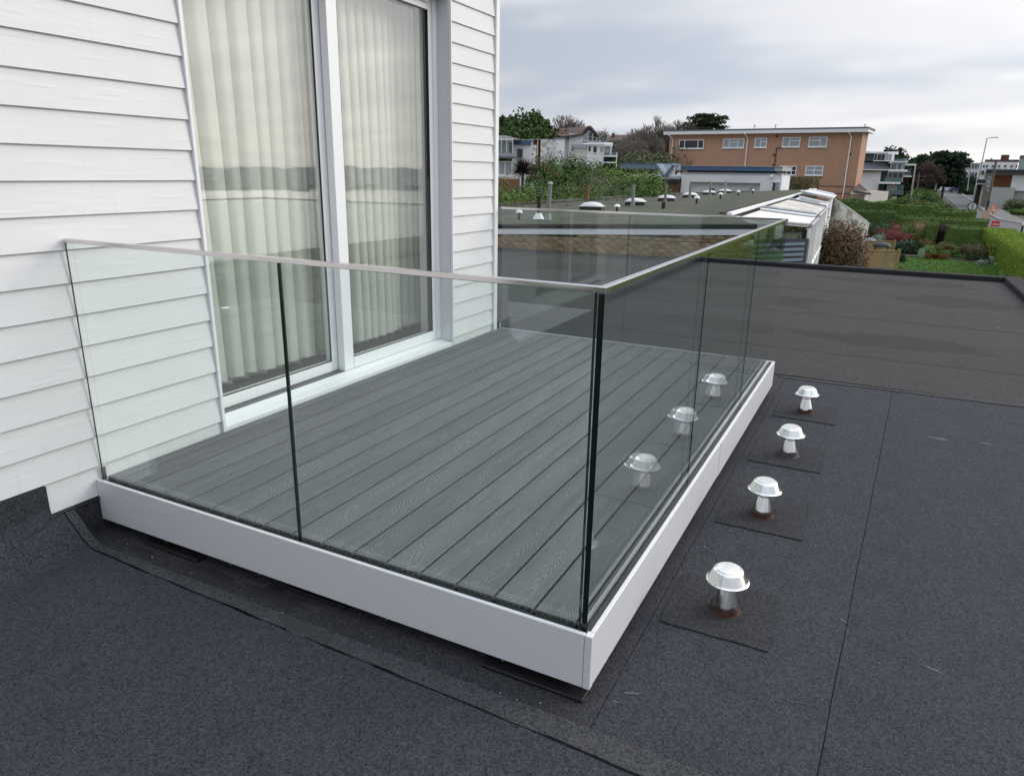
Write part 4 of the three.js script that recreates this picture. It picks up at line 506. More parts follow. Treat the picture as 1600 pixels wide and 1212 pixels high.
{ // hillside house with brown roofs and white gable
  const B = facade('hillside_house', 'hillside house with brown tiled roofs, white walls and a glazed gable', 855, 96, 936, 96);
  const Y = (u, v) => B.px(u, v)[1], S = (u, v = 215) => B.px(u, v)[0];
  const roof = (nm, uA, vA, uB, vB, uC, vC, uD, vD, m, z0, z1) => { const p = [[uA, vA, z0], [uB, vB, z0], [uC, vC, z1], [uD, vD, z1]].map(([u, v, z]) => { const [s, y] = B.px(u, v, z); return V3(s, y, z); }); return mesh(nm, [hull8(...p, 0.18)], m, B.t); };
  B.part('wall', WHITE, S(855), S(890), 0, Y(870, 210), -6, -0.4); roof('roof', 861, 200, 884, 200, 888, 213.5, 857, 211, TILE_RED, -4, 0.2); B.part('wall', WHITE, S(889), S(911.5), 0, Y(900, 208.5), -7, 0); roof('roof', 886, 199.5, 920, 197.5, 912, 208.6, 882, 213, TILE_BROWN, -4, 0.5); B.part('chimney', BRICK_BROWN, S(883.4), S(885), Y(884, 203), Y(884, 197), -3, -2);
  const g = new THREE.Shape([[S(911.6), Y(912, 221)], [S(933), Y(933, 221)], [S(933), Y(933, 211.5)], [S(920), Y(920, 198)], [S(911.6), Y(912, 206)]].map((p) => new THREE.Vector2(...p))); mesh('gable', [new THREE.ExtrudeGeometry(g, { depth: 5, bevelEnabled: false }).translate(0, 0, -5)], LEAD, B.t);
  mesh('verge', [bar(V3(S(920), Y(920, 197.6), 0.1), V3(S(934.5), Y(934, 213), 0.1), 0.22, 0.22, 4), bar(V3(S(920), Y(920, 197.6), 0.1), V3(S(911), Y(911, 207.5), 0.1), 0.2, 0.2, 4)], TILE_BROWN, B.t);
  B.win(912.5, 213, 918.5, 220.5, [], [], PANE_CURTAIN); B.win(920.5, 206, 925, 220.5, [], [[0, 1, 0.5]]); B.win(926.5, 209, 932, 220.5, [], [[0, 1, 0.5]], PANE); B.part('dormer', BRICK_BROWN, S(864), S(868.5), Y(866, 212), Y(866, 206), -2, 0.3); B.win(865, 210.5, 870.5, 214, [], []);
}
{ // white modern villa below it
  const B = facade('modern_villa', 'white cubic villa with balconies and dark windows above the tall shrubs', 892, 84, 965, 84);
  const Y = (u, v) => B.px(u, v)[1], S = (u, v = 235) => B.px(u, v)[0];
  B.part('wall', WHITE, S(918), S(944), -1, Y(930, 225), -6, 0); B.part('parapet', LEAD, S(892), S(918), Y(905, 231), Y(905, 225), -5, -0.2); B.part('wall', std(0.6, 0.6, 0.55, 0.9), S(892), S(918.2), -1, Y(905, 231.2), -5.2, -0.4); B.part('roof', WHITE, S(917), S(957), Y(930, 226), Y(930, 222.5), -6, 0.5);
  B.win(919.5, 228, 923, 237, [], []); B.win(927, 228.5, 932.5, 239, [], []); B.win(938, 229.5, 943, 238.5, [0.5], [], PANE_CURTAIN); B.part('roof', WHITE, S(944), S(957), Y(950, 228.5), Y(950, 225.5), -3, 1.2); B.part('post', WHITE, S(953.6), S(955.4), Y(954, 243), Y(954, 228.5), 0.9, 1.2); B.part('wall', PANE_CURTAIN, S(944.2), S(953), -1, Y(950, 228.6), -4, -0.5);
  B.part('balcony_floor', WHITE, S(943.5), S(964.5), Y(950, 245), Y(950, 243), -2.5, 1.4); B.part('balcony_floor', WHITE, S(943.5), S(964.5), Y(950, 255), Y(950, 253), -2.5, 1.4); const gl = PANE_GREEN; B.part('glass_panel', gl, S(944), S(953.4), Y(950, 243), Y(950, 239.3), 1.25, 1.3); B.part('glass_panel', gl, S(955.6), S(964), Y(960, 243), Y(960, 238.5), 1.25, 1.3); B.part('post', WHITE, S(963.2), S(964.4), Y(964, 262), Y(964, 238), 1.15, 1.35); B.part('wall', DARK, S(945), S(963), -1, Y(950, 245.2), -2.4, -0.3);
}
{ // dark brown house among the bare trees
  const B = facade('dark_brick_house', 'dark brown brick house with a tiled roof behind the bare trees', 950, 110, 1034, 110);
  const Y = (u, v) => B.px(u, v)[1], S = (u, v = 230) => B.px(u, v)[0];
  B.part('wall', BRICK_BROWN, S(952), S(1028), -1, Y(990, 219), -7, 0); const h = (a, b, c2, d, z0, z1) => mesh('roof', [hull8(...[a, b, c2, d].map(([u, v], i) => { const z = i < 2 ? z0 : z1, [s, y] = B.px(u, v, z); return V3(s, y, z); }), 0.2)], TILE_BROWN, B.t);
  h([957, 210.5], [1010, 210.5], [1030, 221], [947, 221], -5, 0.6); B.part('chimney', BRICK_BROWN, S(954), S(958.5), Y(956, 214), Y(956, 206.5), -4, -2.6); B.part('tile_hanging', TILE_RED, S(960), S(995), Y(980, 231), Y(980, 229.5), 0.005, 0.3);
  for (const [a, b] of [[962, 966], [969, 971.5], [977.5, 982], [998, 1003]]) B.win(a, 221.5, b, 228, [0.5], []); B.win(985, 236, 990, 243, [0.5], []);
}
{ // white modern house right of the brick block
  const B = facade('terraced_white_house', 'white modern house with stacked glass balconies and slate roof right of the brick block', 1338, 100, 1424, 100);
  const Y = (u, v) => B.px(u, v)[1], S = (u, v = 270) => B.px(u, v)[0];
  B.part('wall', RENDER_WHITE, S(1330), S(1377.5), -3, Y(1360, 265), -7, 0); B.part('wall', SLATE, S(1340), S(1383), Y(1365, 251), Y(1365, 239.5), -6, -1.3);
  mesh('roof', [hull8(...[[1330, 250, -2], [1384, 250.5, -2], [1392, 264.5, 0.3], [1328, 264.5, 0.3]].map(([u, v, z]) => { const [s, y] = B.px(u, v, z); return V3(s, y, z); }), 0.25)], SLATE, B.t); B.part('gutter', WHITE, S(1328), S(1418), Y(1370, 266), Y(1370, 264.6), -0.3, 0.6);
  B.part('roof', WHITE, S(1345), S(1399.5), Y(1370, 239.2), Y(1370, 236.5), -6, -0.6); for (const [a, b] of [[1367, 1370], [1371.5, 1376.8], [1378, 1383]]) B.win(a, 240.3, b, 251, [], []); B.win(1385, 240.5, 1393, 251, [0.5], [], PANE_CURTAIN); B.part('wall', WHITE, S(1383.5), S(1394), Y(1390, 251.5), Y(1390, 239.4), -4, -0.2);
  B.part('balcony_floor', WHITE, S(1391), S(1416.5), Y(1400, 253.7), Y(1400, 252), -4, 1.2); B.part('glass_panel', PANE_GREEN, S(1394), S(1412), Y(1400, 252), Y(1400, 248.2), 1.1, 1.15); B.part('planter', WHITE, S(1408), S(1413), Y(1410, 252), Y(1410, 248), 0.4, 1.0);
  B.part('wall', PANE_CURTAIN, S(1392), S(1412.5), Y(1400, 266.2), Y(1400, 254), -4, -0.1); for (const [a, b] of [[1393, 1401], [1403.5, 1409]]) B.win(a, 254.5, b, 266, [], [], PANE_GREEN);
  B.part('balcony_floor', WHITE, S(1388), S(1417.5), Y(1400, 268), Y(1400, 266.2), -4, 1.3); B.part('wall', NAVY, S(1377.6), S(1386.5), -3, Y(1380, 266.6), -6, -0.05); B.part('wall', RENDER_WHITE, S(1386.6), S(1413), Y(1400, 284), Y(1400, 268.2), -5, -0.3);
  for (const [a, b] of [[1389, 1393.5], [1395.5, 1402], [1404, 1410]]) B.win(a, 269.5, b, 283, [], []); B.part('glass_panel', PANE_GREEN, S(1384.5), S(1411.5), Y(1400, 284), Y(1400, 277.5), 1.2, 1.26); B.part('balcony_floor', WHITE, S(1376), S(1410), Y(1400, 287.3), Y(1400, 284.2), -4, 1.3); B.part('wall', NAVY, S(1376.5), S(1386), -3, Y(1380, 287.4), -5.5, 0.1); B.win(1387, 289, 1393, 303, [0.5], [], PANE_CURTAIN); B.win(1394.5, 289, 1400, 303, [0.5], [], PANE_CURTAIN); B.part('wall', PANE_GREEN, S(1401), S(1417), Y(1405, 303), Y(1405, 289), -5, -0.5); B.part('glass_panel', PANE_GREEN, S(1390), S(1417), Y(1405, 304), Y(1405, 297.5), 1.5, 1.56);
  const C = facade('cedar_balcony_house', 'low house with red timber cladding and white balconies behind the white modern house', 1410, 116, 1432, 116); const y2 = (u, v) => C.px(u, v)[1], s2 = (u) => C.px(u, 265)[0];
  C.part('roof', WHITE, s2(1411), s2(1431), y2(1420, 258.5), y2(1420, 256), -4, 1); C.part('wall', std(0.3, 0.09, 0.05, 0.8), s2(1412), s2(1424), -3, y2(1420, 258.6), -5, -0.2); C.part('balcony_floor', WHITE, s2(1411), s2(1427), y2(1420, 276.5), y2(1420, 274.5), -3, 1); C.part('glass_panel', PANE_GREEN, s2(1412), s2(1425), y2(1420, 274.5), y2(1420, 270), 0.8, 0.85); C.win(1418, 260, 1423, 268, [0.5], []);
  const G = facade('garage', 'small pitched roof garage with a pale boarded gable below the brick block corner', 1330, 77, 1362, 76), yg = (u, v) => G.px(u, v)[1], sg = (u) => G.px(u, 295)[0];
  G.part('wall', std(0.55, 0.5, 0.45, 0.8), sg(1332), sg(1354), -3, yg(1345, 298.5), -4, 0); G.part('fascia_board', WHITE, sg(1331), sg(1355.5), yg(1345, 303.6), yg(1345, 302), 0.004, 0.1); G.part('post', WHITE, sg(1354.2), sg(1356.6), -3.6, yg(1355, 300), -0.1, 0.12); mesh('roof', [hull8(...[[1332, 284, -4], [1340, 284, -4], [1362, 302.5, 0.3], [1334, 297.5, 0.3]].map(([u, v, z]) => { const [s, y] = G.px(u, v, z); return V3(s, y, z); }), 0.12)], TILE_BROWN, G.t); G.part('door', std(0.3, 0.22, 0.17, 0.8), sg(1333), sg(1352), -3.6, yg(1345, 303.8), 0.003, 0.05);
}
{ // right side: pale apartments and flat roofed villa
  const B = facade('pale_apartments', 'long pale grey apartment block with many small windows far behind the pines', 1498, 202, 1536, 202), Y = (u, v) => B.px(u, v)[1], S = (u, v = 265) => B.px(u, v)[0];
  B.part('wall', std(0.62, 0.62, 0.62, 0.9), S(1496), S(1534), -3, Y(1515, 256), -8, 0); B.part('roof', LEAD, S(1495), S(1535), Y(1515, 256), Y(1515, 254.5), -8.3, 0.4); for (let r = 0; r < 2; r++) for (let k = 0; k < 6; k++) B.win(1505 + k * 4.9, 258 + r * 11, 1507.3 + k * 4.9, 263 + r * 11, [0.5], [], PANE, LEAD);
  const C = facade('white_terrace_block', 'white block with a row of small dark windows and brown roof at the right', 1530, 162, 1600, 162), y2 = (u, v) => C.px(u, v)[1], s2 = (u) => C.px(u, 258)[0];
  C.part('wall', RENDER_WHITE, s2(1531), s2(1590.5), -3, y2(1560, 253), -8, 0); C.part('roof', TILE_BROWN, s2(1538), s2(1592), y2(1560, 252.9), y2(1560, 249), -7, -0.6); C.part('chimney', BRICK_BROWN, s2(1562), s2(1575), y2(1568, 253), y2(1568, 241.5), -3, -1); C.part('chimney', LEAD, s2(1546), s2(1549), y2(1548, 250), y2(1548, 246.5), -3, -2);
  for (const [a, b] of [[1536, 1539.5], [1541, 1544.5], [1550, 1554], [1560, 1563.5], [1569.5, 1573], [1579.5, 1583], [1588, 1590]]) C.win(a, 257.5, b, 262, [], [[0, 1, 0.5]]); for (const [a, b] of [[1531.5, 1533.5], [1535, 1538]]) C.win(a, 266, b, 274, [], []); C.part('side_block', std(0.28, 0.36, 0.36, 0.8), s2(1593), s2(1612), -3, y2(1600, 247), -6, 0.4); C.part('roof', SLATE, s2(1592), s2(1613), y2(1600, 247), y2(1600, 242.5), -6, 0.5);
  const D = facade('flat_roof_villa', 'flat roofed villa with a tan brick panel and dark overhanging roof at the right edge', 1533, 115, 1625, 115), y3 = (u, v) => D.px(u, v)[1], s3 = (u) => D.px(u, 280)[0];
  D.part('roof', NAVY, s3(1539), s3(1625), y3(1570, 268.5), y3(1570, 264.8), -8, 1.2); D.part('wall', CONCRETE, s3(1537), s3(1625), -3, y3(1570, 268.6), -7, 0); D.part('brick_panel', std(0.42, 0.26, 0.15, 0.9, { map: BRICK_BROWN.map }), s3(1553), s3(1581.5), y3(1570, 292), y3(1570, 273.5), 0.004, 0.25); D.part('wall', RENDER_WHITE, s3(1582), s3(1625), y3(1590, 298), y3(1590, 274), 0.004, 0.3); D.part('wall', std(0.4, 0.4, 0.38, 0.9), s3(1549), s3(1590), -3, y3(1570, 292.5), 0.3, 0.8);
  D.win(1589, 284.5, 1593, 291.5, [], [], PANE, LEAD); D.win(1594.5, 284.5, 1598.5, 291.5, [], [], PANE, LEAD); for (const k of [0, 1, 2, 3]) D.win(1543.5, 271 + k * 7, 1550.5, 276.5 + k * 7, [], [[0, 1, 0.5]], PANE_CURTAIN); D.part('post', std(0.42, 0.36, 0.26, 0.9), s3(1537), s3(1540.5), -3, y3(1538, 268.8), 0.0041, 0.5); D.part('balcony', PAINT_BLACK, s3(1528), s3(1541), y3(1535, 286), y3(1535, 280.5), 0.5, 1.4); D.part('balcony_floor', CONCRETE, s3(1528), s3(1542), y3(1535, 288), y3(1535, 286.2), -2, 1.45); D.part('wall', DARK, s3(1529), s3(1536.9), -3, y3(1535, 280), -3, -0.4);
}
// ───────────────────────── plants
const leafG = (() => { const g = new THREE.BufferGeometry(); g.setAttribute('position', new THREE.Float32BufferAttribute([0, -0.5, 0, 0.32, 0.02, 0.09, 0, 0.5, 0, 0, -0.5, 0, 0, 0.5, 0, -0.32, 0.02, 0.09], 3)); g.computeVertexNormals(); return g; })();
const sprig = (() => { const out = []; for (let i = 0; i < 5; i++) { const g = leafG.clone(); g.scale(0.55, 0.55, 0.55); g.translate(0, 0.22, 0); g.rotateZ((i - 2) * 0.75 + 0.2); g.rotateY(i * 1.3); out.push(g); } return mergeGeometries(out); })();
const blade = (() => { const v = [], N = 4, f = (t) => [0.05 * (1 - t) + 0.003, t, 0.35 * t * t]; for (let i = 0; i < N; i++) { const a = f(i / N), b = f((i + 1) / N); for (const [x, p] of [[-1, a], [1, a], [1, b], [-1, a], [1, b], [-1, b]]) v.push(x * p[0], p[1], p[2]); } const g = new THREE.BufferGeometry(); g.setAttribute('position', new THREE.Float32BufferAttribute(v, 3)); g.computeVertexNormals(); return g; })();
const coreFor = (pal) => { const m = [0, 1, 2].map((i) => pal.reduce((a, c) => a + c[i], 0) / pal.length); return std(m[0], m[1], m[2], 1); };
const _q = new THREE.Quaternion(), _m = new THREE.Matrix4(), _c = new THREE.Color(), _up = V3(0, 1, 0);
function scatter(parent, name, geo, mat, list, pal) {                // list of [x, y, z, size, nx, ny, nz]: leaves facing roughly along n
  const im = new THREE.InstancedMesh(geo, mat, list.length); im.name = name; im.castShadow = im.receiveShadow = true;
  list.forEach(([x, y, z, s, nx, ny, nz], i) => {
    const n = V3(nx + rr(-0.8, 0.8), ny + rr(-0.8, 0.8), nz + rr(-0.8, 0.8)).normalize(); _q.setFromUnitVectors(V3(0, 0, 1), n); _q.multiply(new THREE.Quaternion().setFromAxisAngle(V3(0, 0, 1), rnd() * 6.28));
    const k = s * rr(0.7, 1.35); _m.compose(V3(x, y, z), _q, V3(k, k, k)); im.setMatrixAt(i, _m);
    const p = pal[Math.floor(rnd() * pal.length)], b = rr(0.75, 1.25); im.setColorAt(i, _c.setRGB(p[0] * b, p[1] * b, p[2] * b));
  });
  im.userData.kind = 'stuff'; parent.add(im); return im;
}
const PAL = {
  privet: [[0.0775, 0.132, 0.031], [0.101, 0.171, 0.0388], [0.062, 0.109, 0.0279], [0.132, 0.202, 0.0465]], lime: [[0.17, 0.25, 0.028], [0.21, 0.29, 0.033], [0.14, 0.215, 0.027]],
  laurel: [[0.0543, 0.101, 0.0279], [0.0775, 0.139, 0.0341], [0.109, 0.171, 0.0465], [0.0434, 0.0775, 0.0248]], olive: [[0.116, 0.132, 0.062], [0.093, 0.109, 0.0527], [0.139, 0.155, 0.0775]],
  dark: [[0.0248, 0.0465, 0.0186], [0.0341, 0.062, 0.0232], [0.0202, 0.0372, 0.017]], bright: [[0.124, 0.202, 0.0388], [0.155, 0.232, 0.0465], [0.093, 0.155, 0.031]], holm: [[0.0403, 0.0697, 0.0217], [0.0558, 0.0961, 0.0279], [0.0775, 0.124, 0.0341]],
  red: [[0.202, 0.0543, 0.0543], [0.155, 0.0465, 0.0465], [0.248, 0.0775, 0.0697]], rust: [[0.202, 0.093, 0.062], [0.155, 0.0853, 0.0543], [0.109, 0.109, 0.0465]], brown: [[0.132, 0.093, 0.0465], [0.093, 0.0853, 0.0403], [0.155, 0.116, 0.0543], [0.0775, 0.093, 0.0388]], beech: [[0.31, 0.202, 0.124], [0.202, 0.139, 0.0775], [0.124, 0.139, 0.062]],
  grey: [[0.248, 0.295, 0.232], [0.186, 0.232, 0.186]], heath: [[0.217, 0.0697, 0.0697], [0.139, 0.0775, 0.0543], [0.093, 0.116, 0.0465]], pine: [[0.0217, 0.0403, 0.0248], [0.031, 0.0527, 0.031], [0.017, 0.0295, 0.0186]],
};
function hedge(name, label, a, b, w, y0, y1, pal, o = {}) {          // from a to b (points), width w
  const t = thing(name, label, o.cat || 'hedge', V3((a.x + b.x) / 2, y0, (a.z + b.z) / 2), Math.atan2(-(b.z - a.z), b.x - a.x), o.group), len = Math.hypot(b.x - a.x, b.z - a.z), h = y1 - y0, lf = (o.leaf || 0.1) * 0.85, den = (o.density || 190) * 1.35;
  const top = (s) => h + (o.rough || 0.05) * 2 * (fbm(s * 0.6 + a.x * 3 + 50, a.z + 90, 4096, 3) - 0.5);
  mesh('core', new RoundedBoxGeometry(len - 0.12, h - 0.12, w - 0.14, 2, 0.08).translate(0, h / 2 - 0.06, 0), coreFor(pal), t);
  const L = [], Ltop = []; const add = (n, f) => { for (let i = 0; i < n; i++) f(); };
  add(len * h * den, () => { const s = rr(-len / 2, len / 2), y = rr(0, 1) * top(s); L.push([s, y, w / 2 + rr(-0.12, 0.05), lf, 0, 0.45, 1]); });
  add(len * h * den, () => { const s = rr(-len / 2, len / 2), y = rr(0, 1) * top(s); L.push([s, y, -w / 2 + rr(-0.05, 0.12), lf, 0, 0.45, -1]); });
  add(w * h * den, () => { const y = rnd() * h, z = rr(-w / 2, w / 2); L.push([-len / 2 + rr(-0.05, 0.1), y, z, lf, -1, 0.4, 0]); });
  add(w * h * den, () => { const y = rnd() * h, z = rr(-w / 2, w / 2); L.push([len / 2 + rr(-0.1, 0.05), y, z, lf, 1, 0.4, 0]); });
  add(len * w * den * 1.2, () => { const s = rr(-len / 2, len / 2); Ltop.push([s, top(s) + rr(-0.08, 0.035), rr(-w / 2, w / 2) * (1 - 0.04 * rnd()), lf * 0.9, 0, 1, 0.1]); });
  scatter(t, 'foliage', leafG, LEAF, L, pal); scatter(t, 'clipped_top', leafG, LEAF, Ltop, pal); return t;
}
function shrub(name, label, c, r, h, pal, n, o = {}) {              // c: foot; lobes of leaves round several stems
  const t = thing(name, label, o.cat || 'shrub', c, rnd() * 6, o.group), lobes = [], K = o.lobes || 7;
  for (let i = 0; i < K; i++) { const a = i / K * 6.28 + rr(-0.4, 0.4), q = i === 0 ? 0 : rr(0.35, 0.62); lobes.push({ x: Math.cos(a) * r * q, z: Math.sin(a) * r * q, y: h * (i === 0 ? 0.6 : rr(0.34, 0.66)), r: r * rr(0.42, 0.6), h: h * rr(0.26, 0.4) }); }
  mesh('stem', lobes.map((l) => bar(V3(l.x * 0.15, 0, l.z * 0.15), V3(l.x, l.y, l.z), 0.03 + h * 0.008, 0.012, 5)), STEM, t);
  if (!o.open) mesh('core', lobes.map((l) => { const g = new THREE.IcosahedronGeometry(0.68, 2); const p = g.attributes.position; for (let i = 0; i < p.count; i++) { const k = 0.8 + 0.4 * vn(p.getX(i) * 4 + 20, p.getY(i) * 4 + p.getZ(i) * 3 + 20, 256); p.setXYZ(i, p.getX(i) * k * l.r * 0.86, p.getY(i) * k * l.h * 0.86, p.getZ(i) * k * l.r * 0.86); } g.translate(l.x, l.y, l.z); return g; }), coreFor(pal), t);
  n = Math.round(n * 3); const lf0 = (o.leaf || 0.12) * 0.78; const L = []; for (let i = 0; i < n; i++) { const l = lobes[Math.floor(rnd() * K)], u = rr(-1, 1), a = rnd() * 6.28, q = Math.sqrt(1 - u * u), n3 = [Math.cos(a) * q, u, Math.sin(a) * q], k = (o.open ? Math.cbrt(rnd()) : rr(0.62, 1.04)) * (0.74 + 0.58 * fbm(n3[0] * 2.4 + l.x * 3 + 30, n3[1] * 2.4 + n3[2] * 2.1 + 30, 4096, 2)); L.push([l.x + n3[0] * l.r * k, Math.max(0.03, l.y + n3[1] * l.h * k), l.z + n3[2] * l.r * k, lf0, n3[0], n3[1] + 0.3, n3[2]]); }
  if (!o.open) for (let i = 0; i < n * 0.35; i++) { const a = rnd() * 6.28, k = r * rr(0.55, 0.98), y = rnd() * h * 0.45; L.push([Math.cos(a) * k, y, Math.sin(a) * k, lf0, Math.cos(a), 0.4, Math.sin(a)]); }
  scatter(t, 'foliage', o.geo || leafG, LEAF, L, pal); return t;
}
function tree(name, label, c, R, H, pal, n, o = {}) {                // trunk, limbs, crown of many leaf clusters
  const t = thing(name, label, 'tree', c, 0, o.group), th = H * (o.trunk ?? 0.3), G = [bar(V3(0, -1, 0), V3(0, th, 0), H * 0.03, H * 0.022, 9)], cl = [], K = o.lobes || 26;
  for (let i = 0; i < K; i++) { const u = (i + 0.5) / K, a = i * 2.4 + rr(-0.3, 0.3), el = o.flat ? 1 : Math.sqrt(1 - Math.pow(2 * u - 1, 2)); const y = mix(th * 0.9, H * 0.93, u), rad = R * (o.shape ? o.shape(u) : 0.3 + 0.7 * el) * rr(0.45, 0.8); const p = V3(Math.cos(a) * rad, y, Math.sin(a) * rad); cl.push({ p, r: R * (o.clr || 0.36) * rr(0.75, 1.2), h: R * (o.clh || 0.3) * rr(0.7, 1.2) }); G.push(bar(V3(0, mix(th * 0.6, y, 0.55), 0), p, H * 0.009, H * 0.003, 5)); }
  G.push(bar(V3(0, th, 0), V3(rr(-0.3, 0.3), H * 0.85, rr(-0.3, 0.3)), H * 0.022, H * 0.005, 7)); mesh('trunk', G, o.bark || BARK, t);
  const L = []; for (let i = 0; i < n; i++) { const l = cl[Math.floor(rnd() * K)], u = rr(-1, 1), a = rnd() * 6.28, q = Math.sqrt(1 - u * u), k = Math.pow(rnd(), 0.33) * (0.75 + 0.5 * vn(a * 2 + 9, u * 3 + l.p.x + 60, 256)); L.push([l.p.x + Math.cos(a) * q * l.r * k, l.p.y + u * l.h * k, l.p.z + Math.sin(a) * q * l.r * k, o.leaf || 0.4, Math.cos(a) * q, u + 0.3, Math.sin(a) * q]); }
  scatter(t, 'crown', sprig, LEAF, L, pal); return t;
}
function bareTree(label, c, H, R, o = {}) {                          // winter tree: trunk, limbs and fine twigs inside a rounded crown
  const t = thing('bare_tree', label, 'tree', c, rnd() * 6), G = [], T = []; let cnt = 0; const D = o.depth || 7, cy = o.cy || 0.58;
  const inside = (p) => Math.pow(Math.hypot(p.x, p.z) / R, 2) + Math.pow((p.y - cy * H) / ((1 - cy) * H), 2) < 1 + 0.12 * (vn(p.x * 2 + 90, p.z * 2 + 90, 256) - 0.5);
  const q = [[V3(0, -0.5, 0), V3(0, 1, 0), H * (o.trunk || 0.3), H * 0.026, 0]];
  while (q.length && cnt < (o.max || 5200)) {
    let [p, d, len, r, k] = q.shift(), e = p.clone().addScaledVector(d, len); 
    if (k > 1 && !inside(e)) { let ok = 0; for (const f of [0.7, 0.45, 0.25]) { e = p.clone().addScaledVector(d, len * f); if (inside(e)) { ok = f; break; } } if (!ok) continue; len *= ok; }
    cnt++; (k <= 2 ? G : T).push(bar(p, e, r, r * 0.66, k < 2 ? 7 : k < 4 ? 4 : 3)); if (k >= D) continue;
    const kids = k === 0 ? (o.limbs || 7) : k < 3 ? 4 : 3;
    for (let i = 0; i < kids; i++) { const az = i / kids * 6.28 + rr(-0.5, 0.5), ang = k === 0 ? rr(0.3, 1) * (o.spread || 0.95) : rr(0.2, 0.7); const side = V3(Math.cos(az), 0, Math.sin(az)); side.addScaledVector(d, -side.dot(d)).normalize(); const nd = d.clone().multiplyScalar(Math.cos(ang)).addScaledVector(side, Math.sin(ang)); nd.y += o.lift ?? 0.08; nd.normalize(); q.push([p.clone().lerp(e, k === 0 ? rr(0.6, 1) : rr(0.55, 1)), nd, H * (k === 0 ? rr(0.2, 0.3) : 0.2 * Math.pow(0.72, k)) * rr(0.8, 1.25), Math.max(r * rr(0.48, 0.62), o.fine || 0.026), k + 1]); }
  }
  mesh('trunk', G, o.bark || BARK, t); const tg = mesh('twigs', T, o.bark || BARK, t).geometry; tg.computeBoundingBox(); const bb = tg.boundingBox, kr = R / Math.max(bb.max.x, -bb.min.x, bb.max.z, -bb.min.z); t.scale.set(kr, H / bb.max.y, kr);
  if (o.ivy) { const L = []; for (let i = 0; i < o.ivy; i++) { const a = rnd() * 6.28, y = rr(0, H * 0.62), k = rr(0.1, 0.7) * R; L.push([Math.cos(a) * k, y, Math.sin(a) * k, 0.32, Math.cos(a), 0.3, Math.sin(a)]); } scatter(t, 'ivy', sprig, LEAF, L, PAL.olive); }
  return t;
}
const foot = (u, d, y) => { const p = at(u, 275, d); p.y = y ?? groundY(p.x, p.z); return p; };
const topAt = (u, v, d) => at(u, v, d).y;

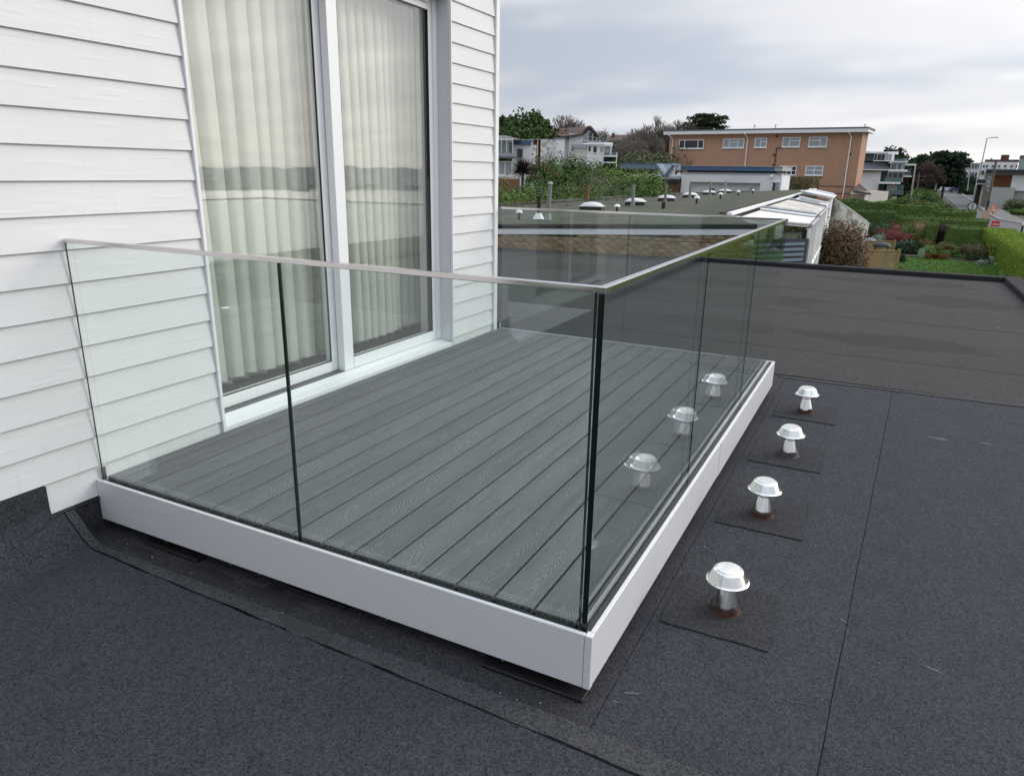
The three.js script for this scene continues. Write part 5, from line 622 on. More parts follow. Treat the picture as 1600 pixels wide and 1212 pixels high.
// trees on the left skyline
{
  const big = (u, vT, d, R, name, label, pal, n, o) => { const c = foot(u, d); return tree(name, label, c, R, topAt(u, vT, d) - c.y, pal, n, o); };
  big(792, 186, 100, 4.2, 'evergreen_tree', 'dark evergreen tree nearest the white house corner', PAL.dark, 2600, { trunk: 0.15, lobes: 34, leaf: 0.75 });
  big(822, 178, 96, 4.6, 'evergreen_tree', 'tall mid green evergreen tree with pointed sprays left of the bare round tree', PAL.holm, 3000, { trunk: 0.15, lobes: 40, leaf: 0.7 });
  big(842, 199, 93, 2.6, 'evergreen_tree', 'lower green evergreen at the right edge of the evergreen clump', PAL.laurel, 1800, { trunk: 0.1, lobes: 26, leaf: 0.6 });
  big(806, 200, 90, 4.6, 'evergreen_tree', 'broad dark evergreen in front of the clump above the blue banded house', PAL.holm, 2600, { trunk: 0.08, lobes: 36, leaf: 0.65 });
  const bt = (u, vT, d, R, label, o) => { const c = foot(u, d); return bareTree(label, c, topAt(u, vT, d) - c.y, R, o); };
  bt(886, 175, 125, 3.0, 'round headed bare tree rising behind the hillside house', { depth: 6, limbs: 9, spread: 0.8, lift: 0.2, trunk: 0.34, bark: BARK_PALE, max: 1700, fine: 0.022 });
  bt(941, 198, 128, 2.9, 'small pinkish bare tree between the hillside house and the dark brick house', { depth: 6, limbs: 6, bark: BARK_PALE, max: 1500, fine: 0.022 });
  bt(1012, 179, 104, 7.2, 'large bare tree with a wide rounded crown left of the brick block', { depth: 7, limbs: 7, spread: 1.1, trunk: 0.24, wide: 1.12, bark: BARK_PALE });
  bt(1048, 186, 97, 3.6, 'ivy clad bare tree against the left end of the brick block', { depth: 7, limbs: 6, spread: 0.9, trunk: 0.3, ivy: 1500 });
  bt(992, 210, 92, 3.4, 'slender bare tree with pale leaning limbs in front of the dark brick house', { depth: 6, limbs: 5, trunk: 0.3, bark: BARK_PALE });
  { const c = foot(1024, 84), o = shrub('evergreen_bush', 'dark ivy thicket at the foot of the large bare tree', c, 4, topAt(1024, 228, 84) - c.y, PAL.olive, 2600, { leaf: 0.42, lobes: 9 }); }
  { const c = foot(968, 84), o = shrub('evergreen_bush', 'dark green thicket below the dark brick house', c, 3, topAt(968, 246, 84) - c.y, PAL.holm, 1600, { leaf: 0.4, lobes: 8 }); }
  // cedar above the brick block
  { const c = foot(1098, 105), H = topAt(1098, 168, 105) - c.y; tree('cedar_tree', 'dark flat topped cedar behind the brick block roof', c, 4.3, H, PAL.dark, 3800, { trunk: 0.62, lobes: 34, flat: 1, clr: 0.36, clh: 0.07, leaf: 0.4, shape: (u) => 1.15 - 0.75 * u }); }
  // right
  const rt = (u, vT, d, R, label, o, pal = PAL.pine, n = 3200) => { const c = foot(u, d), H = topAt(u, vT, d) - c.y; return tree('pine_tree', label, c, R, H, pal, n, o); };
  rt(1392, 229.5, 118, 2.7, 'dark pine behind the roof of the white modern house', { trunk: 0.25, lobes: 26, leaf: 0.5 }, PAL.dark, 2200);
  rt(1409, 240, 116, 1.6, 'lower dark pine beside the white modern house balconies', { trunk: 0.2, lobes: 16, leaf: 0.5 }, PAL.dark, 1200);
  rt(1478, 233, 132, 2.9, 'large spreading dark pine above the parked cars', { trunk: 0.38, lobes: 36, flat: 1, clr: 0.42, clh: 0.17, leaf: 0.6, shape: (u) => 0.4 + 0.6 * Math.sin(2.6 * u + 0.3) }, PAL.pine, 5200);
  rt(1451, 240, 138, 2.9, 'rounded dark pine left of the large spreading pine', { trunk: 0.25, lobes: 32, leaf: 0.6 }, PAL.dark, 4200);
  rt(1432, 247, 142, 2.3, 'dark rounded tree between the pines and the white modern house', { trunk: 0.15, lobes: 26, leaf: 0.6 }, PAL.dark, 3000);
  bt(1444, 247, 118, 3.0, 'reddish bare tree in front of the dark pines', { depth: 7, limbs: 7, bark: std(0.075, 0.05, 0.042, 0.95) });
  { const c = foot(1345, 122); tree('pine_tree', 'tip of a dark tree just past the brick block corner', c, 1.2, topAt(1345, 232.5, 122) - c.y, PAL.dark, 700, { trunk: 0.2, lobes: 14, leaf: 0.5 }); }
}
// shrub bank left of the green roof
{
  const sh = (u, vT, d, r, label, pal, n, o = {}) => { const c = foot(u, d, -3.4), h = topAt(u, vT, d) - c.y; return shrub(o.name || 'shrub', label, c, r, h * (o.k || 1.0), pal, n, { leaf: 0.2, ...o }); };
  sh(868, 232, 56, 2.9, 'tall glossy green shrub left of the pointed dark one', PAL.laurel, 5200, { lobes: 10 });
  sh(894, 222, 57, 1.5, 'tall pointed dark shrub in the middle of the shrub bank', PAL.holm, 3000, { lobes: 8 });
  sh(922, 233, 55, 2.6, 'broad leafy green shrub below the modern villa', PAL.laurel, 4600, { lobes: 10 });
  sh(846, 236, 54, 1.5, 'reddish tinged green shrub beside the blue banded house', [...PAL.laurel, ...PAL.brown], 2600, { lobes: 8 });
  sh(952, 250, 51, 1.7, 'bright green shrub on the crest of the shrub bank', PAL.bright, 2800);
  sh(985, 254, 48, 2.1, 'bushy green shrub beside the folded blue roof', PAL.bright, 3600, { lobes: 9 });
  sh(1012, 259, 46, 1.9, 'green ivy covered shrub at the right end of the shrub bank', PAL.privet, 3200, { lobes: 9 });
  sh(1036, 281, 47, 1.2, 'low dark shrub in front of the brown wall by the annexe', PAL.olive, 1400);
  sh(930, 260, 46, 2.3, 'grey olive feathery shrub in the middle of the bank', PAL.olive, 4200, { lobes: 10, leaf: 0.15 });
  sh(966, 268, 43, 1.9, 'dull green small leaved shrub near the second skylight', [...PAL.olive, ...PAL.laurel], 3200, { leaf: 0.15, lobes: 9 });
  sh(1000, 276, 41, 1.7, 'mid green shrub behind the third skylight', PAL.laurel, 2600, { leaf: 0.16 });
  sh(860, 269, 48, 2.1, 'dark clipped looking evergreen shrub behind the flues', PAL.holm, 3600, { leaf: 0.15, lobes: 9 });
  sh(890, 282, 36, 1.7, 'yellow green domed shrub behind the rust brown pipe', [...PAL.bright, ...PAL.privet, [0.11, 0.11, 0.035]], 3800, { leaf: 0.13, lobes: 9 });
  sh(915, 291, 34, 1.2, 'low olive shrub right of the domed yellow green one', PAL.privet, 2200, { leaf: 0.12 });
  sh(945, 296, 33, 1.3, 'grassy green shrub at the green roof edge', PAL.laurel, 1800, { leaf: 0.13 });
  sh(975, 299, 34, 1.2, 'low green shrub between the first two skylights', PAL.privet, 1700, { leaf: 0.13 });
  sh(826, 283, 36, 1.5, 'bright green leafy clump left of the tall grey pipe', PAL.bright, 2200, { leaf: 0.16 });
  sh(842, 290, 30, 1.2, 'green shrub behind the black flue', PAL.laurel, 2000, { leaf: 0.12 });
  sh(790, 287, 32, 1.3, 'dark green shrub beside the white house corner', PAL.laurel, 2200, { leaf: 0.14 });
  sh(812, 300, 26, 0.95, 'red heather like shrub left of the black flue', PAL.heath, 2600, { leaf: 0.09 });
  sh(833, 303, 25, 0.8, 'rusty pink shrub at the foot of the black flue', PAL.rust, 2200, { leaf: 0.08 });
  sh(865, 306, 25, 0.9, 'straw coloured dry shrub right of the tall grey pipe', [[0.15, 0.11, 0.06], [0.09, 0.08, 0.04], [0.06, 0.07, 0.03]], 2200, { leaf: 0.09 });
  sh(786, 306, 25, 0.9, 'low green shrub at the far left of the bank', PAL.privet, 1800, { leaf: 0.09 });
  sh(890, 310, 27, 0.9, 'low spreading shrub along the brown roof edge', PAL.olive, 1500, { leaf: 0.1 });
  sh(800, 280, 40, 1.6, 'leafy green shrub under the glass balcony house', PAL.holm, 2200, { leaf: 0.16 }); sh(780, 281, 38, 1.4, 'mid green shrub against the corner trim of the white house', PAL.bright, 2000, { leaf: 0.15 });
  { const c = foot(815, 52, -3.2), y = topAt(815, 268, 52), t = thing('cordyline', 'spiky dark red cabbage palm in front of the blue banded house', 'palm', c); mesh('trunk', [bar(V3(0, 0, 0), V3(0.1, y - c.y, 0), 0.14, 0.1, 8)], BARK, t);
    const L = []; const im = new THREE.InstancedMesh(blade, LEAF, 260); im.name = 'leaves'; im.userData.kind = 'stuff'; for (let i = 0; i < 260; i++) { const el = rr(-0.5, 1.4), az = rnd() * 6.28; _q.setFromUnitVectors(_up, V3(Math.cos(az) * Math.cos(el), Math.sin(el), Math.sin(az) * Math.cos(el)).normalize()); const k = rr(0.75, 1.0); _m.compose(V3(0.1, y - c.y, 0), _q, V3(k * 1.0, k, k)); im.setMatrixAt(i, _m); const p = [[0.05, 0.03, 0.027], [0.07, 0.035, 0.03], [0.035, 0.035, 0.025]][i % 3]; im.setColorAt(i, _c.setRGB(...p)); } t.add(im); }
  { const c = foot(832, 50, -3.2); shrub('shrub', 'pale grey silvery plant right of the cabbage palm', c, 0.9, topAt(832, 258, 50) - c.y, PAL.grey, 900, { leaf: 0.13 }); }
  { const c = foot(1243, 73, -3.6), c2 = foot(1277, 72, -3.6); hedge('climber_hedge', 'tall brown flecked hedge between the annexe and the brick block', c, c2, 1.2, -3.6, topAt(1240, 277, 73), PAL.beech.concat(PAL.brown), { leaf: 0.2, density: 60 }); const c3 = foot(1224, 71, -3.6); hedge('climber_hedge', 'shaded end of the tall brown hedge beside the annexe door', c3, foot(1242.5, 71, -3.6), 1.1, -3.6, topAt(1230, 275, 71), PAL.brown, { leaf: 0.2, density: 60 }); }
}
// gardens on the right
{
  const gy = -3.6, G = (u, v, y = gy) => onY(u, v, y);
  const lawnPts = [[1385, 440], [1560, 440], [1572, 430], [1545, 400], [1520, 385], [1480, 378], [1440, 374], [1400, 374], [1390, 395]].map(([u, v]) => { const p = G(u, v); return [p.x, p.z]; });
  const lawn = struct('lawn', [uvBox(prism(lawnPts, 0.1).translate(0, gy + 0.03, 0))], GRASS);
  const beds = [[[1396, 402], [1470, 403], [1545, 414], [1550, 405], [1500, 393], [1440, 392], [1400, 390]], [[1400, 375], [1480, 379], [1480, 374], [1400, 370]]]; beds.forEach((b) => mesh('soil_bed', [uvBox(prism(b.map(([u, v]) => { const p = G(u, v); return [p.x, p.z]; }), 0.05).translate(0, gy + 0.075, 0))], SOIL, lawn));
  { const n = 26000, L = []; const a = G(1400, 430), b = G(1560, 430), c = G(1540, 404); for (let i = 0; i < n; i++) { const u = rr(1398, 1562), v = rr(402, 436), p = G(u, v); L.push([p.x, gy + 0.04, p.z, 0.045, rr(-1, 1), 0.4, rr(-1, 1)]); } const im = scatter(scene, 'grass', leafG, LEAF, L, [[0.078, 0.165, 0.018], [0.095, 0.19, 0.022], [0.065, 0.145, 0.017]]); tag(im, 'short mown grass blades over the small lawn', 'grass', null, 'stuff'); }
  const P = (u, v, d) => { const p = at(u, v, d); return p; };
  const H = (name, label, u0, v0, u1, v1, d, w, pal, o = {}) => { const a = at(u0, v0, d), b = at(u1, v1, d), y1 = (a.y + b.y) / 2; return hedge(name, label, a, b, w, gy, y1, pal, o); };
  // roadside hedge with the lime flat top
  { const a = V3(10.1, gy, -61), b = V3(9.8, gy, -6); hedge('roadside_hedge', 'long clipped hedge with a bright lime flat top at the right edge of the garden', b, a, 1.9, gy, -2.0, PAL.lime, {  leaf: 0.075, density: 330, rough: 0.1 }); }
  H('cross_hedge', 'clipped hedge block joining the lime topped hedge at the back of the lawn', 1481, 352.5, 1541, 354.5, 63, 1.3, PAL.privet, { rough: 0.1 });
  H('clipped_cube', 'small clipped cube shaped bush in the middle of the garden', 1448, 347, 1467, 348, 63.5, 0.95, PAL.privet, { cat: 'bush' });
  H('thin_hedge', 'long thin hedge with a pale green top stretching to the telegraph pole', 1404, 337, 1546, 343, 68.5, 1.0, PAL.privet, { leaf: 0.12, density: 130 });
  H('thin_hedge', 'higher clipped hedge length beside the old white garden wall', 1327, 325, 1403, 331, 68, 1.2, PAL.laurel, { leaf: 0.13, density: 120 });
  H('tall_hedge', 'tall rough hedge in front of the brick block foot', 1304, 310, 1398, 315, 71.5, 2.0, PAL.laurel.concat(PAL.privet), { leaf: 0.18, density: 70, rough: 0.35 });
  H('tall_hedge', 'tall rough hedge running to the road, right half', 1399, 316, 1462, 321, 72, 2.0, PAL.privet, { leaf: 0.18, density: 70, rough: 0.3 });
  H('tall_hedge', 'green hedge at the roadside above the thin hedge', 1444, 325, 1526, 331, 72.5, 1.5, PAL.privet, { leaf: 0.16, density: 80, rough: 0.25 });
  H('back_hedge', 'small far hedge with a light top below the garage', 1362, 307.5, 1392, 309, 84, 1.2, PAL.privet, { leaf: 0.25, density: 40 });
  H('back_hedge', 'dark brown far hedge in front of the white modern house', 1424, 313, 1452, 315, 82, 1.2, PAL.brown, { leaf: 0.25, density: 40 });
  const S = (u, v, vT, r, label, pal, n, o = {}) => { let p = onGround(u, v), d = Math.hypot(p.x - EYE.x, p.z - EYE.z); if (d > 60) { d = 60 + (d - 60) * 0.25; p = at(u, v, d); p.y = gy; } r *= 1.25; const h = topAt(u, vT, d) - p.y; return shrub(o.name || 'garden_shrub', label, p, r, h, pal, n, { leaf: 0.1, ...o }); };
  S(1397, 369, 345, 1.15, 'dark red leaved shrub at the back of the garden', PAL.red, 2200); S(1392, 377, 354, 1.2, 'brighter red shrub in front of the dark red one', PAL.red.concat([[0.15, 0.06, 0.06]]), 2600); S(1366, 372, 344, 1.1, 'dark green shrub between the white wall and the red shrubs', PAL.dark.concat(PAL.holm), 2200); S(1420, 368, 347, 0.9, 'green shrub right of the red shrubs', PAL.privet, 1500);
  S(1434, 366, 341.5, 1.1, 'pink and brown leaved shrub behind the clipped cube', PAL.beech, 2200); S(1474, 367, 343, 0.75, 'dark purple slender shrub right of the clipped cube', [[0.06, 0.03, 0.03], [0.04, 0.03, 0.025]], 1200); S(1355, 368, 356, 0.6, 'pale green low plant by the white wall', PAL.grey, 700);
  S(1372, 383, 363, 0.5, 'silvery leafed plant behind the timber screen', PAL.grey, 700); S(1443, 388, 372, 0.5, 'small red shrub behind the flower pots', PAL.rust, 800); S(1415, 396, 374, 0.75, 'large leaved grey green plant at the left of the lawn bed', [[0.05, 0.09, 0.06], [0.08, 0.12, 0.09], [0.03, 0.06, 0.03]], 700, { leaf: 0.2 }); S(1425, 398, 378, 0.55, 'dark leafy plant next to the grey green one', PAL.dark, 500, { leaf: 0.16 });
  S(1449, 398, 381, 0.4, 'bright green leafy plant behind the left terracotta pot', PAL.bright, 600); S(1474, 397, 376, 0.6, 'bushy plant with rusty tips behind the right terracotta pot', PAL.privet.concat(PAL.rust), 900); S(1494, 398, 384, 0.5, 'light green strappy plant in the bed', PAL.bright, 500, { leaf: 0.2 }); S(1510, 400, 383, 0.6, 'dark green plant right of the strappy one', PAL.privet, 900); S(1527, 402, 377, 0.95, 'brown twiggy shrub in front of the cross hedge', PAL.brown.concat(PAL.olive), 1800); S(1523, 408, 396, 0.45, 'dark plant at the bed front edge', PAL.dark, 700); S(1503, 405, 397, 0.4, 'small leafy plant at the bed front edge', PAL.laurel, 600); S(1540, 396, 371, 0.9, 'dark green shrub merging into the lime topped hedge', PAL.holm, 1800); S(1488, 403, 397, 0.3, 'mossy low plant right of the largest terracotta pot', PAL.dark, 400); S(1533, 414, 405, 0.3, 'pale small plant at the end of the lawn bed', PAL.grey, 300);
  S(1404, 409, 396, 0.35, 'small dark plant beside the timber screen post', PAL.dark, 500);
  // pots
  const pot = (u, v, r, h, m, label, plant) => { const p = onGround(u, v), t = thing('plant_pot', label, 'plant pot', V3(p.x, gy + 0.05, p.z)); mesh('pot', new THREE.LatheGeometry([[0.001, 0], [r * 0.72, 0], [r * 0.98, h * 0.86], [r * 1.1, h * 0.86], [r * 1.1, h], [r * 0.95, h], [r * 0.9, h * 0.9], [0.001, h * 0.9]].map(([a, b]) => new THREE.Vector2(a, b)), 24), m, t); if (plant) { const L = []; for (let i = 0; i < 160; i++) { const a = rnd() * 6.28, k = r * Math.sqrt(rnd()) * 1.2; L.push([Math.cos(a) * k, h + rnd() * plant, Math.sin(a) * k, 0.14, Math.cos(a), 0.6, Math.sin(a)]); } scatter(t, 'plant', leafG, LEAF, L, PAL.privet); } };
  pot(1450, 404.5, 0.26, 0.3, TERRACOTTA, 'left terracotta pot at the lawn edge', 0.25); pot(1461.5, 404.5, 0.24, 0.24, std(0.26, 0.085, 0.055, 0.85), 'darker squat terracotta pot between two larger ones', 0.15); pot(1473.5, 406, 0.29, 0.3, TERRACOTTA, 'largest terracotta pot, rightmost of three at the lawn edge', 0.3); pot(1554, 412, 0.3, 0.38, std(0.42, 0.44, 0.47, 0.7), 'pale grey pot with a leafy plant in front of the roadside hedge', 0.55);
  { const p = onGround(1438, 406.5), t = thing('cactus', 'large oval flat green prickly pear pad standing at the lawn edge', 'plant', V3(p.x, gy + 0.1, p.z)); const g = new THREE.SphereGeometry(0.5, 20, 14); g.scale(0.42, 0.66, 0.09); g.translate(0, 0.33, 0); mesh('pad', g, std(0.17, 0.25, 0.16, 0.8), t); const g2 = new THREE.SphereGeometry(0.3, 16, 12); g2.scale(0.5, 0.7, 0.12); g2.rotateZ(-0.6); g2.translate(0.22, 0.62, -0.05); mesh('pad', g2, std(0.13, 0.2, 0.12, 0.8), t); }
  for (const [u, v, s, l] of [[1558, 416, 0.14, 'pale grey stone beside the grey pot'], [1564, 413, 0.18, 'dark stone bird bath foot beside the roadside hedge'], [1397, 380, 0.28, 'rounded beige boulder behind the timber screen'], [1389, 376, 0.2, 'smaller beige boulder behind the larger one']]) { const p = onGround(u, v), g = new THREE.IcosahedronGeometry(s, 2), q = g.attributes.position; for (let i = 0; i < q.count; i++) { const k = 0.8 + 0.4 * vn(q.getX(i) * 9 + u, q.getY(i) * 9 + q.getZ(i) * 7 + 30, 256); q.setXYZ(i, q.getX(i) * k * 1.2, q.getY(i) * k * 0.8, q.getZ(i) * k); } g.computeVertexNormals(); g.translate(p.x, gy + s * 0.6, p.z); tag(mesh('boulder', g, CONCRETE), l, 'stone'); }
  // timber screens with a covered barbecue between them
  const screen = (label, u0, u1, v0, v1, vT, nb, px) => { const a = onY(u0, v0, -3.55), b = onY(u1, v1, -3.55), d = Math.hypot(b.x - EYE.x, b.z - EYE.z), len = Math.hypot(b.x - a.x, b.z - a.z), h = topAt(u1, vT, d) - gy, t = thing('timber_screen', label, 'fence', V3(a.x, gy, a.z), Math.atan2(-(b.z - a.z), b.x - a.x)); const bh = h / nb; const np = Math.max(2, Math.round(len / 1.8)); const sl = [0, 1].map((k) => uvBox(rbox(0, len / np - 0.1, 0, bh - 0.02, -0.03, 0.0 + k * 0.004, 0.006), 1)); for (let q = 0; q < np; q++) for (let i = 0; i < nb; i++) mesh('slat', sl[i & 1], TIMBER, t).position.set(q * len / np + 0.05, i * bh + 0.01, 0); for (let q = 0; q <= np; q++) mesh('post', [rbox(q * len / np - 0.055, q * len / np + 0.055, 0, h + 0.06, -0.06, 0.05, 0.008), rbox(q * len / np - 0.08, q * len / np + 0.08, h + 0.061, h + 0.1, -0.085, 0.075, 0.008)], TIMBER, t); mesh('top_rail', [rbox(0.08, len - 0.08, h - 0.004, h + 0.04, -0.055, 0.04, 0.006)], TIMBER, t); return t; };
  screen('nearer pale timber slat screen with a capped corner post beside the lawn', 1256, 1400, 424, 425, 392, 9); screen('farther short timber screen behind the covered barbecue', 1344, 1394, 405, 406, 377.5, 6);
  { const a = onY(1400, 425, -3.55), t = thing('timber_screen', 'side return of the timber screen running back from the capped post', 'fence', V3(a.x, gy, a.z - 0.12), Math.PI / 2); for (let i = 0; i < 9; i++) mesh('slat', uvBox(rbox(0, 2.2, i * 0.11 + 0.01, i * 0.11 + 0.1, -0.03, 0.0, 0.005)), TIMBER, t); mesh('post', [rbox(2.2, 2.3, 0, 1.05, -0.06, 0.05)], TIMBER, t); }
  { const p = onGround(1374, 410), t = thing('covered_barbecue', 'barbecue under a dark grey domed cover between the timber screens', 'barbecue', p); const g = new THREE.SphereGeometry(0.5, 24, 12, 0, 6.283, 0, 1.75); g.scale(1.0, 0.5, 0.6); g.translate(0, 0.98, 0); mesh('cover', g, std(0.035, 0.037, 0.045, 0.55), t); mesh('leg', [-0.35, 0.35].flatMap((x) => [-0.2, 0.2].map((z) => bar(V3(x, 0, z), V3(x, 1.0, z), 0.03))), PAINT_BLACK, t); }
  { const p = onGround(1357, 388), t = thing('garden_parasol_base', 'grey rounded covered tub at the back of the timber screen', 'tub', p); const g = new THREE.SphereGeometry(0.5, 20, 10, 0, 6.283, 0, 1.6); g.scale(1, 0.55, 0.8); g.translate(0, 0.5, 0); mesh('cover', g, std(0.2, 0.21, 0.21, 0.7), t); mesh('tub', new THREE.CylinderGeometry(0.48, 0.42, 0.5, 20).translate(0, 0.25, 0), CONCRETE, t); }
  // twiggy bush beside the porches
  { const p = at(1306, 400, 33); p.y = gy; const h = topAt(1306, 336, 33) - gy, t = shrub('twiggy_bush', 'big twiggy bush with brown and green leaves in front of the lean-to porches', p, 1.6, h * 1.06, [[0.16, 0.09, 0.05], [0.12, 0.075, 0.035], [0.09, 0.10, 0.035], [0.18, 0.11, 0.07], [0.10, 0.05, 0.035]], 4600, { open: 1, lobes: 14, leaf: 0.125, cat: 'bush' }); const T = []; for (let i = 0; i < 260; i++) { const a = rnd() * 6.28, k = rr(0.2, 1.2), y = rr(0.5, 0.97) * h; T.push(bar(V3(Math.cos(a) * k * 0.35, y * 0.35, Math.sin(a) * k * 0.35), V3(Math.cos(a) * k, y, Math.sin(a) * k), 0.012, 0.004, 3)); } mesh('twigs', T, STEM, t); }
  // plants by the road and beyond
  const R = (u, v, vT, d, r, label, pal, n, o = {}) => { const p = at(u, v, d); p.y = groundY(p.x, p.z); const h = topAt(u, vT, d) - p.y; return shrub('roadside_shrub', label, p, r, h, pal, n, { leaf: 0.28, ...o }); };
  R(1588, 315, 292, 128, 4.4, 'dark dense rounded bush below the flat roofed villa', PAL.dark, 3000, { lobes: 9 }); R(1604, 330, 311, 112, 2.6, 'olive shrub at the right edge beyond the pavement', PAL.olive, 1800); R(1580, 330, 312, 122, 2.0, 'dark green shrub right of the orange board', PAL.holm, 1500); R(1608, 345, 326, 104, 2.0, 'clipped looking green shrub at the right edge near the pavement', PAL.privet, 1600); R(1576, 338, 324, 118, 1.7, 'brown heathery shrub along the pavement', PAL.brown.concat(PAL.rust), 1500); R(1590, 343, 329, 110, 1.4, 'low dull shrub along the pavement edge', PAL.olive, 1000); R(1540, 318, 306, 165, 2.2, 'shrub behind the lamp post foot', PAL.laurel, 1300); R(1552, 318, 309, 150, 2.2, 'shrub between the lamp post and the telegraph pole', PAL.olive, 1300); R(1566, 325, 312, 138, 2.0, 'green shrub behind the orange board', PAL.laurel, 1300);
  R(1441, 305, 293, 112, 2.0, 'green rounded bush beside the far street poles', PAL.privet, 1300); R(1456, 310, 304, 104, 1.5, 'dark round bush at the left kerb of the road', PAL.holm, 1300); R(1415, 310, 302, 92, 1.9, 'mid green bush in front of the white modern house', PAL.laurel, 1300); R(1477, 292, 284, 235, 3.0, 'dark hedge bush behind the parked cars', PAL.dark, 1200, { leaf: 0.5 }); R(1517, 292, 272, 190, 2.2, 'dark conifer like bush in front of the pale apartments', PAL.pine, 1500, { leaf: 0.5 }); R(1527, 300, 288, 180, 2.2, 'dark bush at the bend of the road', PAL.dark, 1200, { leaf: 0.4 }); R(1470, 316, 313, 80, 1.2, 'low green tuft near the end of the tall hedge', PAL.privet, 700); R(1486, 323, 319, 78, 1.0, 'low olive shrub near the road behind the hedges', PAL.olive, 900);
}
// street furniture and cars
{
  const base = (u, v) => { const p = onLand(u, v); p.y = groundY(p.x, p.z); return p; };
  { const p = base(1521, 319), d = Math.hypot(p.x - EYE.x, p.z - EYE.z), h = topAt(1543, 216, d) - p.y, q = at(1543, 216, d), t = thing('street_lamp', 'tall pale grey leaning street lamp at the roadside', 'street lamp', p), lean = V3(q.x - p.x, h, q.z - p.z); mesh('pole', [bar(V3(0, 0, 0), lean.clone().multiplyScalar(0.28), 0.15, 0.14, 12), bar(lean.clone().multiplyScalar(0.28), lean, 0.1, 0.06, 10)], GALV, t); mesh('arm', [bar(lean, lean.clone().add(V3(0.5, 0.1, 0)), 0.05, 0.05, 8)], GALV, t); mesh('lamp_head', [rbox(-0.45, 0.45, -0.05, 0.07, -0.14, 0.14, 0.04).translate(lean.x + 0.85, lean.y + 0.1, lean.z)], GALV, t); }
  { const p = base(1539, 343.5), d = Math.hypot(p.x - EYE.x, p.z - EYE.z), q = at(1557, 252.5, d), t = thing('telegraph_pole', 'brown wooden telegraph pole leaning right beside the pavement', 'telegraph pole', p), tip = V3(q.x - p.x, q.y - p.y, 0); mesh('pole', [bar(V3(0, 0, 0), tip, 0.15, 0.11, 12)], WOOD_POLE, t); mesh('step', [0.5, 0.6, 0.7, 0.8].map((k) => bar(tip.clone().multiplyScalar(k).add(V3(-0.22, 0, 0)), tip.clone().multiplyScalar(k).add(V3(0.22, 0, 0)), 0.015)), GALV, t); mesh('cable_box', [rbox(-0.12, 0.12, 0, 0.5, 0.1, 0.25, 0.02).translate(0, 1.5, 0)], PAINT_BLACK, t); mesh('pale_board', [box(-0.35, 0.35, 0.02, 1.0, 0.16, 0.2)], std(0.5, 0.35, 0.25, 0.8), t); }
  const pole = (u, v, u1, v1, d, r, label, m = LEAD, bars = []) => { const p = at(u, v, d); const q = at(u1, v1, d), t = thing('street_pole', label, 'pole', p); mesh('pole', [bar(V3(0, -0.6, 0), q.clone().sub(p), r, r * 0.8, 8)], m, t); if (bars.length) mesh('crossbar', bars.map(([k, w]) => bar(q.clone().sub(p).multiplyScalar(k).add(V3(-w, 0, 0)), q.clone().sub(p).multiplyScalar(k).add(V3(w, 0, 0)), 0.035)), m, t); return t; };
  pole(1424, 306, 1431, 258, 104, 0.1, 'grey street lamp column beside the white modern house'); pole(1433, 300, 1437, 270, 112, 0.09, 'thin pole with crossbars left of the bare reddish tree', WOOD_POLE, [[0.82, 0.9], [0.62, 0.7]]); pole(1460, 303, 1463.5, 285, 120, 0.13, 'short pale post at the left kerb of the road', CONCRETE); pole(1513, 293, 1516, 266, 155, 0.09, 'thin far pole in front of the pale apartments'); pole(1465, 286, 1468, 262, 135, 0.08, 'thin dark pole among the pines', WOOD_POLE);
  const signT = tex(128, 128, (u, v) => { const x = u - 0.5, y = v - 0.5, r = Math.hypot(x, y); const dark = r > 0.40 || (r < 0.30 && Math.abs(y) < 0.09 && Math.abs(((x * 7) % 1 + 1) % 1 - 0.5) < 0.33); return dark ? [0.10, 0.09, 0.10] : [0.75, 0.75, 0.74]; }, true);
  { const p = base(1518.5, 331), d = Math.hypot(p.x - EYE.x, p.z - EYE.z), c = at(1518.5, 322.5, d), t = thing('round_sign', 'round white road sign with a dark rim at the pavement edge', 'road sign', p); const g = new THREE.CylinderGeometry(0.52, 0.52, 0.04, 28); g.rotateX(Math.PI / 2); g.translate(0, c.y - p.y, 0.05); mesh('sign_plate', g, std(1, 1, 1, 0.5, { map: signT }), t); mesh('post', [bar(V3(0, -0.2, 0), V3(0, c.y - p.y + 0.3, 0), 0.04)], GALV, t); }
  { const p = base(1551, 338), d = Math.hypot(p.x - EYE.x, p.z - EYE.z), a = at(1545, 331, d), b = at(1558, 320, d), w = b.x - a.x, t = thing('estate_board', 'orange and white notice board on a post beside the telegraph pole', 'sign', p); mesh('board', [rbox(-w / 2, w / 2, a.y - p.y, b.y - p.y, -0.03, 0.03, 0.01)], std(0.62, 0.22, 0.12, 0.6), t); mesh('board_panel', [box(-w * 0.3, w * 0.34, a.y - p.y + 0.12, a.y - p.y + 0.34, 0.031, 0.04), box(-w * 0.34, w * 0.1, b.y - p.y - 0.32, b.y - p.y - 0.16, 0.031, 0.04)], std(0.7, 0.52, 0.45, 0.6), t); mesh('post', [bar(V3(0, 0, -0.06), V3(0, b.y - p.y, -0.06), 0.05)], WOOD_POLE, t); }
  { const p = base(1596, 366), d = Math.hypot(p.x - EYE.x, p.z - EYE.z), h = topAt(1596.5, 347, d) - p.y, t = thing('bollard', 'black bollard with a white top at the right edge of the road', 'bollard', p); mesh('post', [bar(V3(0, 0, 0), V3(0, h * 0.75, 0), 0.09, 0.085, 12)], PAINT_BLACK, t); mesh('white_top', [bar(V3(0, h * 0.75, 0), V3(0, h, 0), 0.088, 0.08, 12)], WHITE, t); }
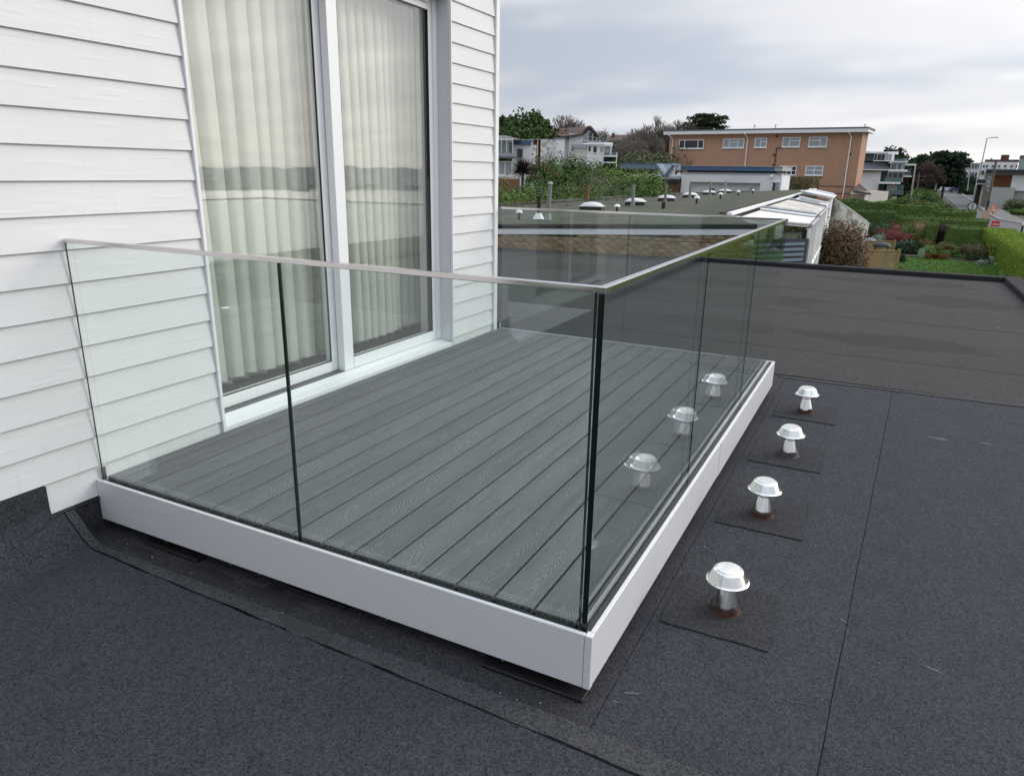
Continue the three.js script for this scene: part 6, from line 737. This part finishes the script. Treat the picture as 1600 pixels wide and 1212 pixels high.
  { const a = onLand(1548.5, 355), h = 0.62, t = thing('road_barrier', 'red plastic road barrier behind the end of the thin hedge', 'barrier', a); mesh('panel', [rbox(0, 0.68, h * 0.62, h, -0.03, 0.03, 0.02), rbox(0, 0.68, h * 0.18, h * 0.4, -0.03, 0.03, 0.02), rbox(0, 0.1, 0, h * 0.61, -0.025, 0.025, 0.01), rbox(0.58, 0.68, 0, h * 0.61, -0.025, 0.025, 0.01)], RED_PLASTIC, t); mesh('foot', [box(-0.06, 0.14, -0.08, 0.01, -0.25, 0.25), box(0.54, 0.74, -0.08, 0.01, -0.25, 0.25)], RED_PLASTIC, t); }
  { const p = base(1530, 312), q = base(1559, 318); const t = thing('low_wall', 'low grey wall with a white end behind the lamp post', 'wall', p, Math.atan2(-(q.z - p.z), q.x - p.x)); const l = p.distanceTo(q); mesh('wall', [uvBox(box(0, l, 0, 1.6, -0.15, 0.15))], CONCRETE, t); mesh('wall_end', [box(-0.9, -0.01, 0, 1.5, -0.17, 0.17)], WHITE, t); }
  { const p = at(1502, 284, 215), t = thing('white_garage_block', 'low white building behind the parked cars', 'building', p); mesh('wall', [box(-6.5, 4, -2, 2.6, -4, 0)], RENDER_WHITE, t); mesh('roof', [box(-6.7, 4.2, 2.6, 2.85, -4.2, 0.2)], LEAD, t); mesh('door', [box(-5, -2, -2, 1.2, 0.003, 0.06), box(-1.5, 1.5, -2, 1.2, 0.003, 0.06)], LEAD, t); }
  const car = (u, v, d, col, label, turn) => {
    const p = at(u, v, d); p.y = groundY(p.x, p.z) + 0.1; const t = thing('parked_car', label, 'car', p, turn, 'cars parked by the road bend'), pr = (pts, w, b) => { const g = new THREE.ExtrudeGeometry(new THREE.Shape(pts.map(([x, y]) => new THREE.Vector2(x, y))), { depth: w, bevelEnabled: true, bevelSize: b, bevelThickness: b, bevelSegments: 2, steps: 1 }); g.translate(0, 0, -w / 2); return g; };
    mesh('body', pr([[-2.1, 0.3], [2.1, 0.3], [2.15, 0.62], [2.0, 0.8], [1.1, 0.9], [-1.9, 0.93], [-2.15, 0.75]], 1.6, 0.08), col, t); mesh('roof', pr([[-1.75, 0.95], [1.05, 0.95], [0.35, 1.42], [-1.1, 1.45]], 1.25, 0.08), col, t);
    mesh('window', pr([[-1.6, 1.0], [0.92, 1.0], [0.3, 1.36], [-1.05, 1.38]], 1.36, 0.06), PANE, t); for (const [x, z] of [[-1.35, 0.8], [1.35, 0.8], [-1.35, -0.8], [1.35, -0.8]]) { const w = mesh('wheel', new THREE.CylinderGeometry(0.33, 0.33, 0.22, 18).rotateX(Math.PI / 2).translate(x, 0.33, z), PAINT_BLACK, t); mesh('rim', new THREE.CylinderGeometry(0.2, 0.2, 0.235, 14).rotateX(Math.PI / 2).translate(x, 0.33, z), GALV, w); }
    mesh('headlight', rbox(2.0, 2.2, 0.6, 0.74, 0.5, 0.8, 0.03), PANE_CURTAIN, t); mesh('headlight', rbox(2.0, 2.2, 0.6, 0.74, -0.8, -0.5, 0.03), PANE_CURTAIN, t);
  };
  car(1483, 298, 205, std(0.72, 0.72, 0.73, 0.25), 'white parked car left of the dark blue ones', 0.15); car(1500, 298.5, 200, std(0.06, 0.08, 0.13, 0.25), 'dark blue parked car at the right of the row', 0.1); car(1491, 295, 222, std(0.25, 0.26, 0.28, 0.3), 'silver grey parked car behind the white one', 0.2);
}
shade(scene);
renderer.render(scene, camera);
